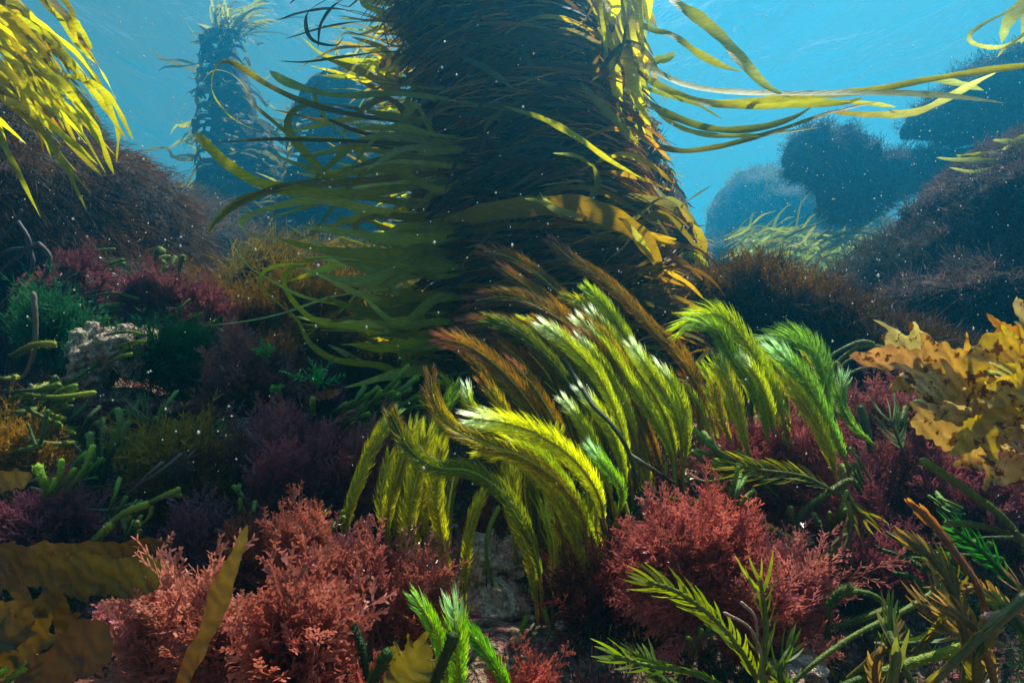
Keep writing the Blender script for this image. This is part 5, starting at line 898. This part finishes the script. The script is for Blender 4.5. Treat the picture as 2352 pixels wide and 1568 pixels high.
leafy("golden_kelp", "golden yellow kelp with brown-spotted spiky-edged blades at the right edge", [
 ([(2420,960,.60),(2340,930,.58),(2250,880,.56),(2160,830,.55),(2080,780,.55),(2036,754,.55)], 60, GO, GT, dict(nt=5, teeth=1.4)),
 ([(2400,960,.58),(2300,900,.56),(2200,850,.54),(2100,830,.53),(2005,812,.53)], 110, GO, (.60,.30,.13), dict(nt=4, teeth=1.1, twist=[.4,.1,-.2])),
 ([(2400,940,.56),(2330,905,.54),(2250,900,.53),(2150,880,.52),(2070,850,.52)], 70, GB, GT, dict(nt=5, teeth=.9, twist=[.5,.2,.3])),
 ([(2420,1000,.56),(2330,980,.54),(2230,960,.53),(2160,920,.52),(2120,900,.52)], 70, GO, GT, dict(nt=4, teeth=1)),
 ([(2420,1020,.55),(2330,1000,.53),(2270,960,.52),(2200,950,.51),(2110,928,.51)], 46, GT, GT, dict(nt=4, teeth=.8)),
 ([(2440,900,.55),(2380,850,.53),(2320,830,.52),(2260,830,.52),(2240,880,.52)], 100, (.55,.28,.02), GO, dict(nt=4, teeth=.5, ruff=.3, twist=[.2,.8,.3])),
 ([(2440,820,.57),(2370,800,.55),(2310,800,.54),(2240,812,.54)], 60, (.6,.35,.02), GB, dict(nt=4, teeth=.7, ruff=.2)),
 ([(2430,760,.58),(2350,770,.56),(2300,750,.56),(2270,722,.56)], 34, (.5,.22,.03), (.5,.2,.05), dict(nt=3, teeth=1)),
 ([(2440,840,.58),(2390,780,.56),(2350,720,.56),(2340,690,.56)], 60, GO, GT, dict(nt=3, teeth=.8)),
 ([(2420,960,.52),(2350,940,.50),(2290,950,.50),(2240,1000,.50),(2190,1040,.5)], 80, (.58,.34,.03), GO, dict(nt=5, teeth=.7, ruff=.25, twist=[.1,.5,.2])),
 ([(2440,1060,.54),(2370,1040,.52),(2310,1010,.51),(2250,1000,.51),(2200,1010,.51)], 80, GO, (.6,.35,.1), dict(nt=4, teeth=.8, ruff=.25, twist=[.3,.6,.2])),
 ([(2330,1080,.60),(2260,1060,.58),(2190,1000,.57),(2140,960,.57),(2090,925,.57)], 66, (.42,.24,.07), (.55,.32,.12), dict(nt=4, teeth=1.1)),
 ([(2450,1030,.52),(2400,1050,.5),(2340,1070,.5),(2260,1060,.5)], 60, (.6,.4,.12), GT, dict(nt=4, teeth=.9)),
 ([(2440,1110,.54),(2370,1095,.53),(2310,1090,.53),(2275,1085,.53)], 34, GT, (.6,.4,.15), dict(nt=4, teeth=.8)),
 ([(2440,980,.50),(2390,930,.49),(2340,900,.49),(2290,930,.49)], 80, (.6,.42,.03), GO, dict(nt=4, teeth=.5, ruff=.35, twist=[.2,.9,.4])),
 ([(2450,870,.5),(2400,830,.5),(2340,860,.5),(2280,860,.5)], 70, (.6,.36,.02), GB, dict(nt=4, teeth=.5, ruff=.3, twist=[.8,.2,.6])),
])
OB, OB2 = (.030, .016, .004), (.09, .05, .006)  # olive-browns darkened in colour to stand in for the dim lower left corner
finger_clump("short stout golden-brown stalk carrying the golden kelp at the right edge", [([(2480, 1330, .68), (2470, 1200, .64), (2450, 1080, .60), (2425, 980, .57)], 16)], name="kelp_stalk", cat="kelp", group=None, col=(.16, .09, .02), tip=(.3, .18, .03), part="stalk", mat=M_stem)
leafy("toothed_kelp", "wide olive-brown kelp blade with a scalloped lower edge at the left", [
 ([(-120,1270,.48),(0,1290,.48),(120,1310,.48),(230,1320,.48),(330,1322,.48),(372,1300,.48)], 96, OB, (.16,.11,.012), dict(nt=9, teeth=.35, ruff=.06, tip=.12)),
 ([(60,1262,.53),(160,1265,.53),(280,1262,.53),(395,1250,.53)], 40, (.10,.065,.01), OB, dict(nt=9, teeth=.2, ruff=.06, tip=.12))], mat=M_gold)
leafy("ruffled_kelp", "ruffled mustard kelp blades curling in the lower left corner", [
 ([(-60,1330,.46),(10,1330,.45),(50,1370,.45),(40,1420,.45),(-20,1440,.45)], 50, OB, OB2, dict(nt=5, teeth=.4, ruff=.1)),
 ([(-60,1560,.44),(0,1540,.43),(50,1500,.43),(90,1450,.43),(100,1400,.43)], 84, (.14,.075,.008), (.22,.12,.01), dict(nt=6, teeth=.8, ruff=.25, twist=[.3,0,.4])),
 ([(60,1600,.46),(120,1540,.45),(145,1470,.45),(140,1400,.45),(110,1350,.45)], 46, (.11,.06,.008), OB2, dict(nt=6, teeth=.7, ruff=.2)),
 ([(-80,1480,.42),(-20,1470,.42),(30,1450,.42),(70,1410,.42)], 70, (.12,.065,.008), OB2, dict(nt=4, teeth=.6, ruff=.2)),
 ([(-60,1395,.43),(30,1400,.43),(100,1390,.43),(150,1340,.43)], 42, (.16,.09,.015), OB, dict(nt=4, teeth=.3, ruff=.1))], mat=M_gold)
leafy("flat_kelp", "flat plain brown blade lying at the bottom left, in front of the ruffled kelp", [
 ([(-40,1680,.42),(60,1600,.42),(140,1530,.42),(215,1470,.42),(250,1440,.42)], 110, (.06,.028,.008), (.08,.038,.01), dict(nt=7, teeth=.12, ruff=.05, tip=.08))], mat=M_gold)
leafy("flat_kelp", "narrow translucent amber blade standing up before the salmon bushes", [
 ([(395,1640,.40),(430,1540,.40),(480,1440,.40),(515,1340,.40),(545,1270,.40),(568,1205,.40)], 46, (.20,.075,.01), (.30,.19,.03), dict(nt=4, teeth=.1, ruff=.08, tip=.3, root=.5))], mat=M_gold)
leafy("flat_kelp", "dull olive kelp tip at the left edge above the plum bush", [
 ([(-80,1110,.62),(-20,1110,.62),(40,1100,.62),(75,1092,.62)], 46, (.14,.09,.02), (.15,.1,.02), dict(nt=4, teeth=.2, ruff=.05))], mat=M_gold)
leafy("flat_kelp", "ragged yellow-brown spotted kelp tip at the bottom, left of the foreground sprout", [
 ([(890,1660,.45),(920,1600,.45),(950,1530,.45),(975,1480,.45)], 110, (.28,.19,.012), (.34,.24,.02), dict(nt=6, teeth=.6, ruff=.12))], mat=M_gold)
leafy("red_leaf", "dark orange-red leaf blades lying in the gap left of the feather clump", [
 ([(712,915,.95),(735,908,.95),(760,905,.95),(785,895,.95)], 20, (.38,.08,.02), (.4,.1,.02), dict(nt=6, teeth=.4)),
 ([(712,925,.96),(705,905,.96),(708,890,.96),(722,878,.96)], 26, (.12,.025,.012), (.14,.03,.015), dict(nt=4, teeth=.2)),
 ([(870,925,.94),(885,905,.94),(905,888,.94)], 22, (.22,.08,.02), (.26,.1,.02), dict(nt=4, teeth=.2))], cat="red seaweed", mat=M_gold)
# ---------------------------------------------------------------- encrusted rocks
def crusty(name, label, blobs, mat, cat="rock", nz=.35):
    cs = [(W(x, y, d), np.array([rx / F * d, ry, rz / F * d])) for x, y, d, rx, rz, ry in blobs]; org = cs[0][0]; mb = MB()
    for i, (c, r) in enumerate(cs): blob_mesh(mb, c - org, r, (.3, .3, .3), nz, 5, nu=60, nv=44, seed=i + len(label))
    o = mb.build(name, mat); o.location = org; tag(o, label, cat); return o
crusty("pale_rock", "pale beige swirled lump of encrusted rock among the left bushes", [(230, 810, 1.06, 50, 62, .06), (290, 800, 1.06, 52, 50, .06), (215, 860, 1.05, 36, 50, .05), (320, 830, 1.07, 30, 44, .05), (330, 790, 1.08, 28, 36, .04)], M_pale, nz=.5)
crusty("pale_rock", "bare sunlit lump of pale crust in the middle below the hanging fronds", [(1120, 1290, .80, 60, 66, .06), (1190, 1270, .80, 56, 44, .06), (1085, 1350, .79, 50, 60, .05)], M_pale)
crusty("pale_rock", "lower bare rock face with pale crust, right of the foreground sprout", [(1150, 1400, .76, 100, 80, .06), (1230, 1440, .77, 70, 90, .06), (1120, 1520, .72, 80, 80, .06), (1250, 1560, .72, 80, 80, .06)], M_pale)
crusty("pale_rock", "small pinkish crusted rock under the left bushes", [(280, 920, 1.05, 60, 30, .06), (360, 945, 1.04, 60, 34, .06), (240, 950, 1.03, 46, 26, .05)], M_rock)
crusty("pale_rock", "low pinkish crusted rock beside the brownish pink bush", [(560, 990, 1.0, 90, 30, .07), (640, 1010, .99, 60, 30, .06)], M_rock)
crusty("pale_rock", "pale knobs of crusted rock showing at the bottom right of centre", [(1845, 1520, .58, 40, 26, .03), (1800, 1560, .56, 40, 30, .03)], M_pale)
crusty("pale_rock", "pale crusted patch of rock behind the stalks of the right side", [(1590, 1110, .92, 30, 30, .03), (1620, 1120, .92, 26, 24, .03)], M_pale)
crusty("orange_snail", "tiny orange snail sitting on a strap near the column's upper left", [(910, 174, 1.2, 5, 5, .005)], mat_leaf("snail_shell", trans=.2), "snail", nz=.1).data.attributes["Col"].data.foreach_set("color", np.tile([.9, .22, .02, 1.], len(bpy.data.objects["orange_snail"].data.vertices)))
# small crusts and pebbles scattered on the bottom
def crusts():
    mb = MB(); n = 900
    X = rng.uniform(-1.0, 1.0, n); Y = rng.uniform(.5, 1.5, n); Z = ground(X, Y)
    for x, y, z in zip(X, Y, Z):
        r = rng.uniform(.002, .009); blob_mesh(mb, (x, y, z + r * .2), (r, r, r * .6), random.choice([(.42, .12, .12), (.5, .4, .28), (.3, .05, .07), (.5, .2, .1), (.2, .06, .06), (.55, .5, .4)]), .5, 2, nu=9, nv=6, seed=int(rng.integers(50)))
    o = mb.build("pebbles", mat_leaf("crust", trans=.05, rough=.6, bump=.8, bscale=400)); tag(o, kind="stuff")
crusts()
def undergrowth():
    n = 15000; u = rng.random(n); Y = .5 + 1.9 * u**1.3; X = rng.uniform(-1.9, 1.9, n) * Y; px = 1176 + X / Y * F; Z = ground(X, Y); py = 784 - Z / Y * F
    bare = ((px > 1040) & (px < 1290) & (py > 1180)) | ((px > 200) & (px < 420) & (py > 760) & (py < 1000)) | ((px > 480) & (px < 700) & (py > 960) & (py < 1080))
    k = ~bare | (rng.random(n) < .12); X, Y, Z, px = X[k], Y[k], Z[k], px[k]; n = len(X)
    pal = np.array([(.09, .02, .025), (.05, .025, .01), (.03, .06, .015), (.13, .03, .03), (.07, .045, .012), (.015, .05, .02)])
    z = (vnoise(np.stack([X * 7, Y * 7, X * 0], -1)) + .5) * 6 + rng.normal(size=n) * .6; c = pal[np.clip(z.astype(int), 0, 5)]
    per = 20; B = np.repeat(np.stack([X, Y, Z], 1), per, 0) + rng.normal(size=(n * per, 3)) * .014; D = norm(rng.normal(size=(n * per, 3)) * .6 + [.1, 0, .9])
    cc = np.repeat(c * rng.uniform(.5, 1.5, (n, 1)), per, 0) * rng.uniform(.7, 1.3, (n * per, 1)); Ls = np.repeat(rng.uniform(.02, .05, n) * np.clip(Y, .6, 1.5), per)
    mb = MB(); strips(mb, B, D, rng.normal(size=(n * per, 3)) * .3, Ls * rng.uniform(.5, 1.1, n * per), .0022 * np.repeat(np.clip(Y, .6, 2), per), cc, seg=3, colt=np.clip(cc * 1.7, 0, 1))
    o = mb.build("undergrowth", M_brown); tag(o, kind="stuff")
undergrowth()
def marine_snow():
    n = 6500; d = .35 + 2.6 * rng.random(n)**.8; x = rng.uniform(-100, 2450, n); y = rng.uniform(-60, 1250, n); keep = rng.random(n) < np.interp(y, [0, 400, 900, 1250], [.45, 1, .8, .1]); d, x, y = d[keep], x[keep], y[keep]; n = len(d)
    C = np.stack([(x - 1176) / F * d, d, (784 - y) / F * d], 1); r = rng.lognormal(-.1, .5, n).clip(.25, 2.0) * .0009 * (.5 + d * .6)
    o8 = np.array([[1, 0, 0], [-1, 0, 0], [0, 1, 0], [0, -1, 0], [0, 0, 1], [0, 0, -1.]]); f8 = np.array([[0, 2, 4], [2, 1, 4], [1, 3, 4], [3, 0, 4], [2, 0, 5], [1, 2, 5], [3, 1, 5], [0, 3, 5]])
    V = C[:, None] + o8[None] * r[:, None, None] * rng.uniform(.6, 1.4, (n, 6, 1)); mb = MB(); mb.add(V.reshape(-1, 3), (np.arange(n)[:, None, None] * 6 + f8[None]).reshape(-1, 3), (.75, .72, .68))
    o = mb.build("marine_snow", mat_leaf("drifting_specks", trans=.5, tboost=1)); tag(o, kind="stuff")
marine_snow()
